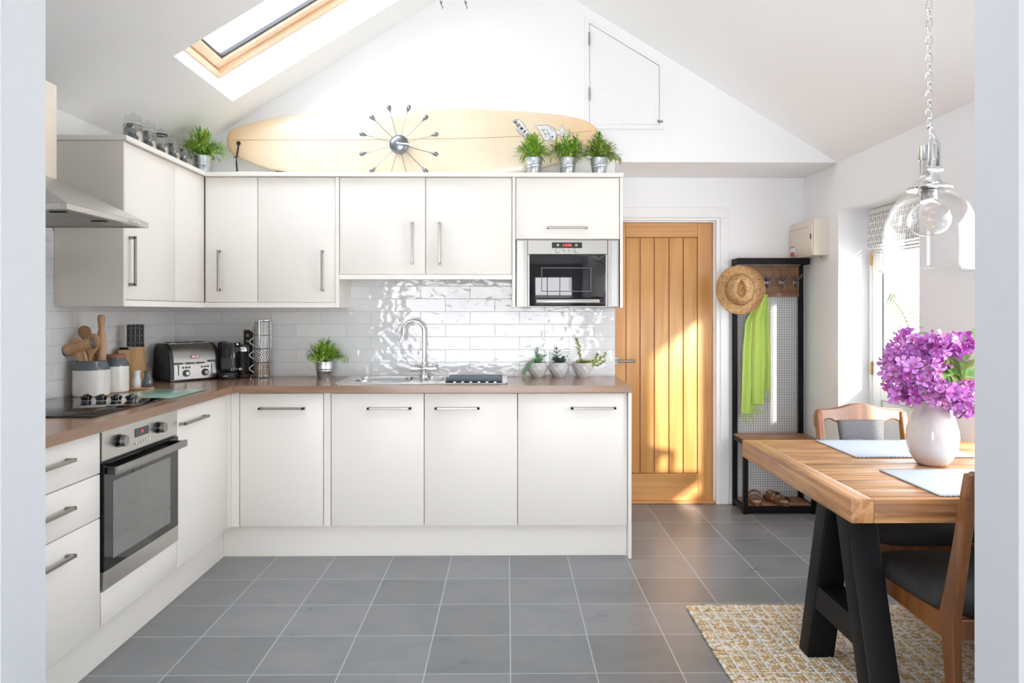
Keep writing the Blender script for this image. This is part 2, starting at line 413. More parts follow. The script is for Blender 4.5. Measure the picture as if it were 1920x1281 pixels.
    # patterned mugs
    for nm, sc, dark, light in (('mug1', 42, (.08, .08, .08), (.78, .78, .76)), ('mug2', 62, (.12, .12, .12), (.78, .78, .76)), ('mug3', 34, (.07, .07, .07), (.75, .74, .72)), ('mug4', 26, (.02, .02, .02), (.68, .50, .34))):
        t = NT('pattern_'+nm); t.set(rough=.3, coat=.3)
        sp = t.n('ShaderNodeSeparateXYZ'); tc = t.n('ShaderNodeTexCoord'); t.l(tc.outputs['Object'], sp.inputs[0])
        ang = t.math('ARCTAN2', sp.outputs['Y'], sp.outputs['X'])
        u = t.math('MULTIPLY', ang, .045*sc); w_ = t.math('MULTIPLY', sp.outputs['Z'], sc)
        fu = t.math('ABSOLUTE', t.math('SUBTRACT', t.math('FRACT', u), .5)); fw = t.math('ABSOLUTE', t.math('SUBTRACT', t.math('FRACT', w_), .5))
        d = t.math('ADD', fu, fw); rr = t.math('FRACT', t.math('MULTIPLY', d, 3 if nm != 'mug3' else 2)); q = t.math('GREATER_THAN', rr, .5 if nm != 'mug4' else .42)
        t.col(t.mix(q, light, dark)); M[nm] = t.m
    # jar fill of pebbles and coins
    t = NT('mixed_shells'); t.set(rough=.5)
    v = t.n('ShaderNodeTexVoronoi'); v.inputs['Scale'].default_value = 45; t.l(t.coords(), v.inputs['Vector'])
    sp = t.n('ShaderNodeSeparateColor'); t.l(v.outputs['Color'], sp.inputs[0])
    t.col(t.ramp(sp.outputs[0], [(.1, (.10, .115, .115)), (.4, (.28, .30, .30)), (.7, (.38, .27, .22)), (.95, (.70, .68, .62))])); t.bump(v.outputs['Distance'], .8, .01); M['shells'] = t.m
    # outside
    M['render'] = plain('pale_garden_wall', (.72, .70, .66), .9, var=.15, scale=4)
    M['grass'] = plain('garden_paving', (.50, .48, .44), .9, var=.1)
    M['glass'] = paneglass('clear_window_glass', (1, 1, 1), .5)
    M['shade'] = paneglass('clear_blown_glass', (.99, .99, .99), .7, 3.0)
    M['jar'] = paneglass('jar_glass', (.96, .975, .97), .6, 3.0)
    t = NT('warm_filament'); t.set(col=(.75, .42, .22), rough=.4, metal=.5); M['filament'] = t.m
    t = NT('red_led_display'); t.b.inputs['Emission Color'].default_value = (1, .05, .06, 1); t.b.inputs['Emission Strength'].default_value = 1.6; t.set(col=(.3, .02, .02)); M['led'] = t.m
    # perforated vent
    t = NT('perforated_steel'); t.set(rough=.35, metal=.9)
    sp = t.n('ShaderNodeSeparateXYZ'); t.l(t.coords(), sp.inputs[0])
    fx = t.math('ABSOLUTE', t.math('SUBTRACT', t.math('FRACT', t.math('MULTIPLY', sp.outputs['X'], 150)), .5)); fz = t.math('ABSOLUTE', t.math('SUBTRACT', t.math('FRACT', t.math('MULTIPLY', sp.outputs['Z'], 150)), .5))
    g = t.math('LESS_THAN', t.math('MAXIMUM', fx, fz), .27); t.col(t.mix(g, (.55, .54, .53), (.03, .03, .03))); M['vent'] = t.m
    # mesh filter
    M['filter'] = metalm('hood_filter_mesh', (.35, .35, .34), .4, 'Y')
mk()
SKY = 8.5; SUN = 9.5; EXPO = 0.34
# ------------------------------------------------------------------ room shell
EAVE = 2.262; SL = .615; XW = 2.06; YB = 4.47; YF = 4.98
def zc(x): return EAVE + (XW-abs(x))*SL
m = MB(); m.box(-3.2, 2.36, -2.4, 5.4, -.12, 0); struct('floor', m, M['floor'], smooth=False)
# gable wall with tiled kitchen wall below; recess to its right
m = MB(); m.prism([(-2.36, 0), (.668, 0), (.668, EAVE+.001), (2.36, EAVE+.001), (2.36, EAVE+.08), (0, zc(0)+.2), (-2.36, EAVE+.08)], YB, YF+.14, 'Y')
struct('wall_back', m, M['wall'], smooth=False)
m = MB(); m.box(-2.06, .668, YB-.008, YB+.01, .90, 1.62); struct('wall_back_tiles', m, M['tile_b'], smooth=False)
m = MB(); m.box(-2.07, -2.052, 1.886, YB-.008, .90, 1.70); struct('wall_left_tiles', m, M['tile_l'], smooth=False)
# recessed wall with the oak door
m = MB()
m.box(.668, .69, YF, YF+.14, 0, EAVE); m.box(1.478, 2.06, YF, YF+.14, 0, EAVE); m.box(.69, 1.478, YF, YF+.14, 1.985, EAVE)
struct('wall_recess', m, M['wall'], smooth=False)
m = MB(); m.box(.60, 1.60, YF+.14, YF+.2, 0, 2.2); struct('wall_hallway', m, M['wall'], smooth=False)
m = MB()
m.box(.669, 1.537, YF-.014, YF, 1.984, 2.056, .003); m.box(1.475, 1.537, YF-.014, YF, 0, 1.9845, .003)
m.box(.695, 1.4745, YF-.006, YF+.10, 1.967, 1.983); m.box(1.449, 1.4745, YF-.006, YF+.10, 0, 1.967)
m.box(.69, .715, YF-.006, YF+.10, 0, 1.967)
m.box(1.440, 1.449, YF+.04, YF+.058, 0, 1.966); m.box(.716, 1.44, YF+.04, YF+.058, 1.958, 1.967)
struct('trim_1', m, M['paint'])
# oak door
YD = YF+.06
m = MB(); m.box(.718, .830, YD, YD+.04, .012, 1.957, .002); m.box(1.337, 1.4395, YD, YD+.04, .012, 1.957, .002)
d1 = struct('door_1', m, M['oak'])
m = MB(); m.box(.8305, 1.3365, YD, YD+.04, 1.856, 1.957, .002); m.box(.8305, 1.3365, YD, YD+.04, .012, .197, .002)
m.build('rail', M['oakh'], d1)
xs = [.830, .931, 1.032, 1.135, 1.236, 1.337]
for i in range(5):
    m = MB(); a, b = xs[i]+.0035, xs[i+1]-.0035
    m.box(a, b, YD+.006, YD+.03, .200, 1.852, .004, 2); o = m.build('plank', M['oak'], d1)
m = MB(); m.box(.83, 1.337, YD+.024, YD+.036, .19, 1.86); m.build('backing_board', M['oakh'], d1)
m = MB(); m.cyl((.762, YD, .99), (.762, YD-.008, .99), .026); m.cyl((.762, YD, .99), (.762, YD-.045, .99), .010)
m.tube([(.762, YD-.042, .99), (.775, YD-.048, .99), (.89, YD-.048, .990)], .0095, 12)
m.build('door_handle', M['handle'], d1)
m = MB(); m.box(.70, 1.47, YF+.0, YF+.12, 0, .014, .004); struct('trim_2', m, M['oakh'])
# skirting right of the door and on the right wall
m = MB(); m.box(1.538, 2.058, YF-.015, YF, 0, .10, .004); struct('baseboard_recess', m, M['paint'])
m = MB(); m.box(2.045, 2.06, 1.886, 3.57, 0, .12, .004); m.box(2.045, 2.06, 4.465, YF-.016, 0, .12, .004); struct('baseboard_right', m, M['paint'])
# right wall with glazed door and window openings
DY0, DY1, DZ = 3.58, 4.46, 1.967
WY0, WY1, WZ0, WZ1 = 1.895, 3.14, .60, 1.97
m = MB(); T2 = XW+.30
T3 = XW+.12; m.box(XW, T3, 1.89, WY0, 0, EAVE); m.box(XW, T3, WY0, WY1, 0, WZ0); m.box(XW, T3, WY0, WY1, WZ1, EAVE)
m.box(XW, T3, WY1, 3.3, 0, EAVE); m.box(XW, T2, 3.3, DY0, 0, EAVE); m.box(XW, T2, DY0, DY1, DZ, EAVE); m.box(XW, T2, DY1, YF+.14, 0, EAVE)
struct('wall_right', m, M['wall'], smooth=False)
m = MB(); m.box(-2.36, -2.06, 1.6, YB, 0, EAVE); struct('wall_left', m, M['wall'], smooth=False)
# glazed door in the right wall
XD = XW+.19
m = MB()
m.box(XD, XD+.06, DY1-.035, DY1-.001, 0, DZ-.002, .003); m.box(XD, XD+.06, DY0+.001, DY0+.035, 0, DZ-.002, .003); m.box(XD, XD+.06, DY0+.036, DY1-.036, DZ-.035, DZ-.002, .003)
d2 = struct('door_2', m, M['paint'])
y0, y1 = DY0+.04, DY1-.04
m = MB()
m.box(XD+.004, XD+.05, y0, y0+.095, .01, DZ-.04, .003); m.box(XD+.004, XD+.05, y1-.095, y1, .01, DZ-.04, .003)
m.box(XD+.004, XD+.05, y0+.095, y1-.095, DZ-.15, DZ-.04, .003); m.box(XD+.004, XD+.05, y0+.095, y1-.095, .80, .885, .003); m.box(XD+.004, XD+.05, y0+.095, y1-.095, .01, .2, .003)
m.box(XD+.014, XD+.04, y0+.095, y1-.095, .2, .8, .01)
m.build('door_leaf', M['paint'], d2)
m = MB(); m.box(XD+.024, XD+.030, y0+.09, y1-.09, .88, DZ-.145); m.build('pane', M['glass'], d2)
m = MB()
for a, b in ((y0+.096, y0+.106), (y1-.106, y1-.096)): m.box(XD+.016, XD+.022, a, b, .886, DZ-.151)
m.box(XD+.016, XD+.022, y0+.106, y1-.106, .886, .896); m.build('pane_gasket', M['darkgrey'], d2)
for z in (.35, .985, 1.66):
    m = MB(); m.cyl((XD-.004, y1+.002, z-.04), (XD-.004, y1+.002, z+.04), .008); m.build('hinge', M['brass'], d2)
m = MB(); m.cyl((XD, y0+.045, 1.0), (XD-.045, y0+.045, 1.0), .009); m.tube([(XD-.045, y0+.045, 1.0), (XD-.05, y0+.06, 1.0), (XD-.05, y0+.15, 1.0)], .008); m.build('door_handle', M['chrome'], d2)
# second window over the table (beside the room opening)
m = MB(); XG = XW+.05
m.box(XG, XG+.06, WY0+.001, WY0+.05, WZ0, WZ1, .003); m.box(XG, XG+.06, WY1-.05, WY1-.001, WZ0, WZ1, .003)
m.box(XG, XG+.06, WY0+.05, WY1-.05, WZ1-.05, WZ1-.001, .003); m.box(XG, XG+.06, WY0+.05, WY1-.05, WZ0+.001, WZ0+.05, .003)
w1 = struct('window_1', m, M['paint'])
m = MB(); m.box(XG+.03, XG+.034, WY0+.045, WY1-.045, WZ0+.045, WZ1-.045); m.build('pane', M['glass'], w1)
m = MB(); m.box(XW-.02, XW+.05, WY0+.002, WY1-.002, WZ0+.0005, WZ0+.02, .004); m.build('window_sill', M['paint'], w1)
# ceiling slopes; left one has the skylight opening
SY0, SY1, SX0, SX1 = 3.455, 4.19, -1.59, -.55
def slope(m, xa, xb, ya, yb, t=.24):
    s = 1 if xa >= 0 else -1
    nn = Vector((s*.524, 0, .852))
    P = [Vector((x, 0, zc(x))) for x in (xa, xb)]
    q = [P[0], P[1], P[1]+nn*t, P[0]+nn*t]
    m.rings([[Vector((v.x, ya, v.z)) for v in q], [Vector((v.x, yb, v.z)) for v in q]])
KY0, KY1 = 1.93, 2.62      # added pair of skylights, out of view, put in to brighten the kitchen
m = MB()
slope(m, -2.3, SX0, 1.6, YB+.02); slope(m, SX1, -.0001, 1.6, YB+.02); slope(m, SX0, SX1, 1.6, KY0); slope(m, SX0, SX1, KY1, SY0); slope(m, SX0, SX1, SY1, YB+.02)
struct('ceiling_left', m, M['ceiling'], smooth=False)
m = MB(); slope(m, -SX0, 2.3, 1.6, YB+.02); slope(m, .0001, -SX1, 1.6, YB+.02); slope(m, -SX1, -SX0, 1.6, KY0); slope(m, -SX1, -SX0, KY1, YB+.02)
struct('ceiling_right', m, M['ceiling'], smooth=False)
# skylight: frame and sash, built in slope space (u along the slope, Y, n outward)
a = math.atan(SL); U = Vector((math.cos(a), 0, math.sin(a))); Nn = Vector((-math.sin(a), 0, math.cos(a)))
O = Vector((SX0, 0, zc(SX0))); MS = Matrix(((U.x, 0, Nn.x, O.x), (0, 1, 0, 0), (U.z, 0, Nn.z, O.z), (0, 0, 0, 1)))
LU = (SX1-SX0)/math.cos(a)
def ring4(m, u0, u1, y0, y1, w, n0, n1):
    m.box(u0, u1, y0, y0+w, n0, n1, .003, M=MS); m.box(u0, u1, y1-w, y1, n0, n1, .003, M=MS)
    m.box(u0, u0+w, y0+w, y1-w, n0, n1, .003, M=MS); m.box(u1-w, u1, y0+w, y1-w, n0, n1, .003, M=MS)
for (ya, yb, nm, mir) in ((SY0, SY1, 'window_2', 1), (KY0, KY1, 'window_added_left', 1), (KY0, KY1, 'window_added_right', -1)):
    MM = MS if mir == 1 else Matrix.Scale(-1, 4, (1, 0, 0)) @ MS
    def ring4(m, u0, u1, y0, y1, w, n0, n1):
        m.box(u0, u1, y0, y0+w, n0, n1, .003, M=MM); m.box(u0, u1, y1-w, y1, n0, n1, .003, M=MM)
        m.box(u0, u0+w, y0+w, y1-w, n0, n1, .003, M=MM); m.box(u1-w, u1, y0+w, y1-w, n0, n1, .003, M=MM)
    m = MB(); ring4(m, .001, LU-.001, ya+.001, yb-.001, .028, .155, .26); w2 = struct(nm, m, M['pine'])
    m = MB(); ring4(m, .034, LU-.034, ya+.034, yb-.034, .055, .185, .25); m.build('sash', M['pine'], w2)
    m = MB(); ring4(m, .090, LU-.09, ya+.090, yb-.090, .012, .20, .225); m.build('pane_gasket', M['darkgrey'], w2)
    m = MB(); m.box(.08, LU-.08, ya+.08, yb-.08, .213, .217, M=MM); m.build('pane', M['glass'], w2)
# wall with the wide opening the camera looks through
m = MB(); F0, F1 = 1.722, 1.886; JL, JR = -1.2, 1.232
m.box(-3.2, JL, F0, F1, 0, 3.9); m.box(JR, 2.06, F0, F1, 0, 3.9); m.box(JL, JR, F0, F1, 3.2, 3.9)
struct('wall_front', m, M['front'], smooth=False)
# room behind the camera, lit by its own big window
m = MB(); m.box(-3.2, -3.0, -2.4, F0, 0, 3.9); struct('wall_living_left', m, M['livingwall'], smooth=False)
m = MB(); m.box(2.06, 2.18, -2.4, F1, 0, 3.9); struct('wall_living_right', m, M['livingwall'], smooth=False)
m = MB(); m.box(-3.2, -1.8, -2.6, -2.4, 0, 3.9); m.box(1.3, 2.36, -2.6, -2.4, 0, 3.9); m.box(-1.8, 1.3, -2.6, -2.4, 2.2, 3.9); struct('wall_living_rear', m, M['livingwall'], smooth=False)
m = MB(); m.box(-3.2, 2.36, -2.6, F0, 3.6, 3.8); struct('ceiling_living', m, M['livingwall'], smooth=False)
m = MB()
for x in (-1.8, -.78, .24, 1.24): m.box(x, x+.06, -2.53, -2.47, 0, 2.2, .004)
m.box(-1.74, 1.24, -2.53, -2.47, 2.13, 2.2, .004); m.box(-1.74, 1.24, -2.53, -2.47, 0, .08, .004)
struct('window_3', m, M['paint'])
# added unseen wall, only there to block the sun from the living room glazing
m = MB(); m.box(1.92, 2.12, -12, -2.62, -.2, 6.2); struct('wall_sun_blocker', m, M['render'], smooth=False)
# outside ground and pale garden wall seen through the glazed door
m = MB(); m.box(2.37, 14, -6, 16, -.25, -.13); struct('floor_terrace', m, M['grass'], smooth=False)
m = MB(); m.box(3.4, 14, 9.2, 9.5, -.13, 2.4); struct('wall_garden', m, M['render'], smooth=False)

# loft hatch
m = MB(); LX0, LX1, LZ0, LZ1, LZ2 = .508, .944, 2.493, 3.121, 2.859
pin = [(LX0, LZ0), (LX1, LZ0), (LX1, LZ2), (LX0, LZ1)]; w = .027
pout = [(LX0-w, LZ0-w), (LX1+w, LZ0-w), (LX1+w, LZ2+w*.6), (LX0-w, LZ1+w*1.7)]
for i in range(4):
    j = (i+1) % 4
    m.prism([pin[i], pin[j], pout[j], pout[i]], YB-.016, YB-.0005, 'Y')
lh = struct('door_3', m, M['paint'], sharp=20)
m = MB(); g = .0025
m.prism([(LX0+g, LZ0+g), (LX1-g, LZ0+g), (LX1-g, LZ2-g), (LX0+g, LZ1-g*2)], YB-.012, YB-.0006, 'Y'); m.build('hatch_panel', M['paint'], lh, sharp=20)
m = MB(); m.prism([(LX0-.001, LZ0-.001), (LX1+.001, LZ0-.001), (LX1+.001, LZ2), (LX0-.001, LZ1)], YB-.003, YB-.0004, 'Y'); m.build('shadow_gap', M['darkgrey'], lh)
for z in (3.02, 2.68):
    m = MB(); m.cyl((LX0, YB-.02, z-.04), (LX0, YB-.02, z+.04), .005); m.build('hinge', M['handle'], lh)
m = MB(); m.box(LX1-.015, LX1+.02, YB-.022, YB-.016, 2.505, 2.518, .002); m.sphere((LX1-.008, YB-.027, 2.512), .008); m.build('latch', M['handle'], lh)

# ------------------------------------------------------------------ kitchen units
def handle(m, a, b, out):
    """bar handle from a to b on surface, standing off by vector out"""
    a = Vector(a); b = Vector(b); out = Vector(out); d = (b-a).normalized(); w = .006
    def bx(p, q):
        lo = [min(p[i], q[i]) for i in range(3)]; hi = [max(p[i], q[i]) for i in range(3)]
        m.box(lo[0], hi[0], lo[1], hi[1], lo[2], hi[2], .0015)
    def ext(p, q, t):   # box around segment with half widths
        side = Vector([0 if abs(d[i]) > .5 or abs(out[i]) > .001 else t for i in range(3)])
        bx(p-side, q+side)
    o = out.normalized()
    ext(a, a+d*.014+out, w); ext(b-d*.014, b+out, w); ext(a+out-o*.010, b+out, w)
def cabinet(name, label, group, body, doors, cat='cabinet'):
    """body: (x0,x1,y0,y1,z0,z1); doors: list of (kind, box, handle(a,b,out) or None)"""
    x0, x1, y0, y1, z0, z1 = body
    t = thing(name, label, cat, ((x0+x1)/2, (y0+y1)/2, z0), 0, group)
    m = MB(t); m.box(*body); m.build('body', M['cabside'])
    for kind, bx, hd in doors:
        m = MB(t); m.box(*bx, .0018, 2); d = m.build(kind, M['cab'])
        if hd:
            m = MB(t); handle(m, *hd); m.build('handle', M['handle'], d)
    return t
YFR = 3.90; XL = -1.49; ZD0, ZD1 = .176, .891; G = .002
O_Y = (0, -.032, 0); O_X = (.034, 0, 0)
BG = 'base cabinets along the back wall'
for (x0, x1, h0, h1, lab) in ((-1.443, -.992, -1.335, -1.089, 'narrow cream base cabinet nearest the inner corner, with one top handle'),
                              (-.951, -.449, -.753, -.516, 'cream base cabinet below the main sink bowl, handle near its right top corner'),
                              (-.449, .056, -.390, -.149, 'cream base cabinet below the tap and draining board, handle near its left top corner'),
                              (.056, .652, .344, .587, 'wide cream base cabinet at the right end of the back run')):
    cabinet('base_cabinet', lab, BG, (x0+.0005, x1-.0005, YFR+.019, 4.46, .172, .895 if abs(x0+.45) > .51 and abs(x0+.449) > .01 else .74), [('door', (x0+G, x1-G, YFR, YFR+.018, ZD0, ZD1), ((h0, YFR, .812), (h1, YFR, .812), O_Y))])
single('corner_post', 'slim cream corner post joining the two runs of base cabinets', 'cabinet filler', lambda m: (m.box(XL+.001, -1.445, YFR+.001, YFR+.02, .172, .895, .001), m.box(-1.508, XL, 3.859, YFR+.019, .172, .895, .001)), M['cab'], (-1.47, 3.9, .172))
single('filler_panel', 'narrow cream filler strip between the corner cabinet and the sink cabinets', 'cabinet filler', lambda m: m.box(-.990, -.953, YFR+.002, YFR+.02, .172, .893, .001), M['cab'], (-.97, 3.9, .172))
single('end_panel', 'cream end panel closing the right end of the base run, down to the floor', 'panel', lambda m: m.box(.653, .671, YFR-.02, 4.469, 0, .896, .001), M['cab'], (.662, 4.18, 0))
single('plinth', 'cream plinth board under the back run of base cabinets', 'plinth', lambda m: m.box(-1.541, .652, 3.935, 3.953, 0, .170, .001), M['cab'], (-.44, 3.94, 0))
single('plinth', 'long cream plinth board under the left run with the oven', 'plinth', lambda m: m.box(-1.558, -1.540, 1.888, 3.934, 0, .170, .001), M['cab'], (-1.55, 2.9, 0))
# left run
LG = 'base units along the left wall'
cabinet('drawer_unit', 'cream unit of three stacked drawers beside the oven, cut by the foreground wall', LG, (-2.05, XL-.019, 2.07, 2.655, .172, .895),
        [('drawer_front', (XL-.018, XL, 2.072, 2.653, a, b), ((XL, 2.17, z), (XL, 2.457, z), O_X)) for a, b, z in ((.741, .891, .830), (.579, .737, .667), (.176, .575, .506))], 'drawers')
cabinet('base_cabinet', 'cream base cabinet right of the oven, its handle towards the oven', LG, (-2.05, XL-.019, 3.268, 3.856, .172, .895), [('door', (XL-.018, XL, 3.270, 3.855, ZD0, ZD1), ((XL, 3.285, .822), (XL, 3.55, .822), O_X))])
cabinet('oven_housing', 'cream housing with a blank panel directly under the oven', LG, (-2.05, XL-.019, 2.660, 3.266, .172, .298), [('panel', (XL-.018, XL, 2.661, 3.265, .176, .298), None)])
# worktop
t = thing('worktop', 'brown wood effect L shaped worktop over the base cabinets', 'worktop', (-.7, 4.1, .8975))
m = MB(t)
for b in ((-1.46, .670, 3.86, 4.02), (-1.46, .670, 4.37, 4.461), (-1.46, -.895, 4.02, 4.37), (-.315, .670, 4.02, 4.37)): m.box(*b, .8975, .936)
m.build('back_run', M['work'])
m = MB(t); m.prism([(-2.051, 1.887), (-1.4605, 1.887), (-1.4605, 4.461), (-2.051, 4.461)], .8975, .936, 'Z'); m.build('side_run', M['worky'])

# wall cabinets
UF = 4.16; Z1 = 2.106
UG = 'wall cabinets on the back wall'
def up(x0, x1, z0, hx, hz, lab):
    cabinet('wall_cabinet', lab, UG, (x0+.0005, x1-.0005, UF+.019, 4.461, z0+(.0), 2.108), [('door', (x0+G, x1-G, UF, UF+.018, z0+.003, Z1), ((hx, UF, hz[0]), (hx, UF, hz[1]), O_Y) if hz else None)])
up(-1.737, -1.435, 1.385, -1.652, (1.45, 1.685), 'tall narrow cream wall cabinet in the corner above the coffee machine')
up(-1.435, -.988, 1.385, -1.061, (1.45, 1.685), 'tall cream wall cabinet left of the shorter pair, handle on its right')
up(-.966, -.471, 1.546, -.546, (1.606, 1.847), 'left one of the pair of shorter cream wall cabinets over the sink')
up(-.471, .028, 1.546, -.390, (1.606, 1.847), 'right one of the pair of shorter cream wall cabinets, next to the microwave')
cabinet('microwave_housing', 'cream wall unit with a lift up flap above the microwave', UG, (.048, .650, UF+.019, 4.461, 1.751, 2.108), [('flap_door', (.051, .648, UF, UF+.018, 1.754, Z1), ((.229, UF, 1.816), (.463, UF, 1.816), O_Y))])
single('side_panel', 'slim cream side panel between the tall and short wall cabinets', 'panel', lambda m: m.box(-.987, -.967, UF-.008, 4.461, 1.356, 2.1075, .001), M['cab'], (-.977, 4.3, 1.356))
single('side_panel', 'slim cream side panel at the left of the microwave', 'panel', lambda m: m.box(.029, .047, UF-.008, 4.461, 1.356, 2.1075, .001), M['cab'], (.038, 4.3, 1.356))
single('side_panel', 'slim cream side panel at the right end of the wall cabinets', 'panel', lambda m: m.box(.651, .667, UF-.008, 4.461, 1.356, 2.1075, .001), M['cab'], (.66, 4.3, 1.356))
single('light_pelmet', 'cream pelmet strip under the tall back wall cabinets', 'pelmet', lambda m: m.box(-1.738, -.988, UF-.004, UF+.016, 1.356, 1.3845, .001), M['cab'], (-1.3, 4.16, 1.356))
single('light_pelmet', 'cream pelmet strip under the shorter pair of wall cabinets', 'pelmet', lambda m: m.box(-.966, .028, UF-.004, UF+.016, 1.519, 1.5455, .001), M['cab'], (-.45, 4.16, 1.519))
single('light_pelmet', 'cream pelmet strip under the left wall cabinet', 'pelmet', lambda m: m.box(-1.76, -1.739, 3.302, UF+.016, 1.356, 1.3845, .001), M['cab'], (-1.75, 3.7, 1.356))
XU = -1.74
cabinet('wall_cabinet', 'cream wall cabinet on the left wall behind the extractor hood', 'wall cabinets on the left wall', (-2.05, XU-.019, 3.303, 4.46, 1.386, 2.108),
        [('door', (XU-.018, XU, 3.304, 3.790, 1.388, Z1), ((XU, 3.334, 1.45), (XU, 3.334, 1.679), O_X)), ('filler', (XU-.018, XU, 3.793, 4.158, 1.388, Z1), None)])
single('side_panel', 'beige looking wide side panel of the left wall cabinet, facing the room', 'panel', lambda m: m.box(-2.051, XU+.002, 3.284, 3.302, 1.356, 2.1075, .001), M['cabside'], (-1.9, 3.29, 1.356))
t = thing('cornice', 'cream flat cornice board running over all the wall cabinets', 'cornice', (-.7, 4.3, 2.108))
m = MB(t); m.box(-1.722, .670, UF-.022, 4.462, 2.1085, 2.133, .002); m.build('back_board', M['cab'])
m = MB(t); m.box(-2.051, -1.7225, 3.280, 4.462, 2.1085, 2.133, .002); m.build('side_board', M['cab'])

# ------------------------------------------------------------------ microwave
t = thing('microwave', 'built in stainless steel microwave with black glass door', 'microwave', (.35, 4.3, 1.358))
m = MB(t); m.box(.062, .638, UF+.012, 4.455, 1.362, 1.748); m.build('casing', M['darkgrey'])
Y = UF-.004
m = MB(t); m.box(.117, .580, Y, UF+.012, 1.664, 1.747, .002); m.box(.117, .129, Y, UF+.012, 1.366, 1.6635, .001); m.box(.568, .580, Y, UF+.012, 1.366, 1.6635, .001); m.box(.117, .58, Y, UF+.012, 1.3585, 1.3655, .001); m.build('front_frame', M['steel'])
for x0, x1, v0, v1 in ((.052, .1165, .058, .090), (.5805, .645, .603, .633)):
    m = MB(t); m.box(x0, x1, Y-.001, UF+.012, 1.358, 1.747, .002); s = m.build('side_trim', M['steelz'])
    m = MB(t); m.box(v0, v1, Y-.003, Y, 1.368, 1.738); m.build('vent', M['vent'], s)
m = MB(t); m.box(.1295, .5675, Y-.004, UF+.012, 1.368, 1.660, .004, 2); d = m.build('door', M['blackglass'])
m = MB(t)
for b in ((.196, .485, 1.583, 1.588), (.196, .485, 1.448, 1.453), (.196, .201, 1.453, 1.583), (.480, .485, 1.453, 1.583)): m.box(b[0], b[1], Y-.0052, Y-.0045, b[2], b[3])
m.build('window_outline', M['darkgrey'], d)
m = MB(t); m.box(.165, .530, Y-.030, Y-.018, 1.382, 1.405, .003, 2); m.box(.175, .19, Y-.018, Y-.003, 1.387, 1.40); m.box(.505, .52, Y-.018, Y-.003, 1.387, 1.40); m.build('handle', M['steel'], d)
m = MB(t)
for i in range(14): m.box(.14+i*.03, .162+i*.03, Y-.003, Y, 1.6605, 1.6635)
m.build('air_slots', M['black'])
m = MB(t); m.box(.258, .432, Y-.003, Y, 1.700, 1.733, .002); dp = m.build('display', M['blackgloss'])
text('14:26', .020, M['led'], dp, Matrix.Translation((.345, Y-.0035, 1.7165)) @ FACE_CAM, 'digits', off=t.location, bold=.0006, sx=1.2)
for x, z, r in ((.292, 1.717, .0075), (.398, 1.717, .0075), (.290, 1.684, .012), (.328, 1.689, .007), (.360, 1.689, .007), (.398, 1.684, .012)):
    m = MB(t); m.cyl((x, Y-.0005, z), (x, Y-.012, z), r, r*.85, 20); m.build('knob', M['steel'])

# ------------------------------------------------------------------ oven
t = thing('oven', 'built in steel single oven with glass door under the hob', 'oven', (-1.78, 2.964, .302))
m = MB(t); m.box(-2.04, XL-.012, 2.666, 3.261, .302, .893); m.build('casing', M['darkgrey'])
X = XL+.002
m = MB(t); m.box(XL-.012, X, 2.664, 3.264, .779, .8955, .002); m.build('control_panel', M['steelhood'])
m = MB(t); m.box(XL-.010, X+.006, 2.665, 3.263, .372, .770, .002); dr = m.build('door', M['blackglass'])
m = MB(t); m.box(X+.0055, X+.007, 2.724, 3.185, .405, .695); m.build('window', M['greyglass'], dr)
m = MB(t)
for z in (.475, .575): m.box(X+.0068, X+.0076, 2.73, 3.18, z, z+.003)
for k in range(7): m.box(X+.0068, X+.0076, 3.00, 3.008, .46+k*.03, .464+k*.03)
m.build('shelf_runners', M['handle'], dr)
m = MB(t); m.box(XL-.010, X+.006, 2.665, 3.263, .303, .371, .002); m.build('base_strip', M['steelhood'], dr)
text('LAMONA', .015, M['handle'], dr, Matrix.Translation((X+.0066, 2.965, .388)) @ FACE_X, off=t.location)
m = MB(t); m.box(X+.038, X+.052, 2.675, 3.255, .728, .758, .003, 2); hd = m.build('handle', M['steel'], dr)
for y in (2.69, 3.24):
    m = MB(t); m.box(X+.006, X+.0385, y-.012, y+.012, .730, .756, .002); m.build('handle_bracket', M['blackgloss'], hd)
for y in (2.775, 3.088):
    m = MB(t); m.cyl((X, y, .838), (X+.006, y, .838), .025, .025, 28); m.cyl((X+.006, y, .838), (X+.016, y, .838), .020, .020, 28); k = m.build('knob_base', M['blackgloss'])
    m = MB(t); m.cyl((X+.016, y, .838), (X+.032, y, .838), .0225, .020, 28); m.build('knob_cap', M['steel'], k)
m = MB(t); m.box(X, X+.002, 2.895, 3.005, .828, .862, .001); dp = m.build('display', M['darkgrey'])
text('11', .020, M['led'], dp, Matrix.Translation((X+.0024, 2.95, .846)) @ FACE_X, 'digits', off=t.location)
m = MB(t)
for k in range(6): m.cyl((X, 2.898+k*.021, .806), (X+.006, 2.898+k*.021, .806), .0065)
m.build('buttons', M['chrome'])
# hob
t = thing('hob', 'black glass ceramic hob with four knobs set in the worktop', 'hob', (-1.79, 2.985, .9365))
m = MB(t); m.box(-2.035, -1.545, 2.70, 3.27, .9365, .943, .002, 2); m.build('glass_top', M['blackglass'])
for x in (-1.852, -1.786, -1.720, -1.654):
    m = MB(t); m.lathe([(.020, 0), (.020, .006), (.0235, .008), (.0235, .018), (.018, .022), (0, .022)], (x, 3.19, .9432), 28); m.box(x-.003, x+.003, 3.172, 3.208, .962, .969, .001); m.build('knob', M['blackgloss'])
m = MB(t)
for x, y, r in ((-1.66, 2.85, .105), (-1.90, 2.85, .075), (-1.90, 3.08, .09), (-1.66, 3.06, .075)):
    b = MB(); b.rings([[Vector((x+rr*math.cos(2*PI*k/48), y+rr*math.sin(2*PI*k/48), .9433)) for k in range(48)] for rr in (r, r+.0015)], cap0=False, cap1=False); m.merge(b.bm)
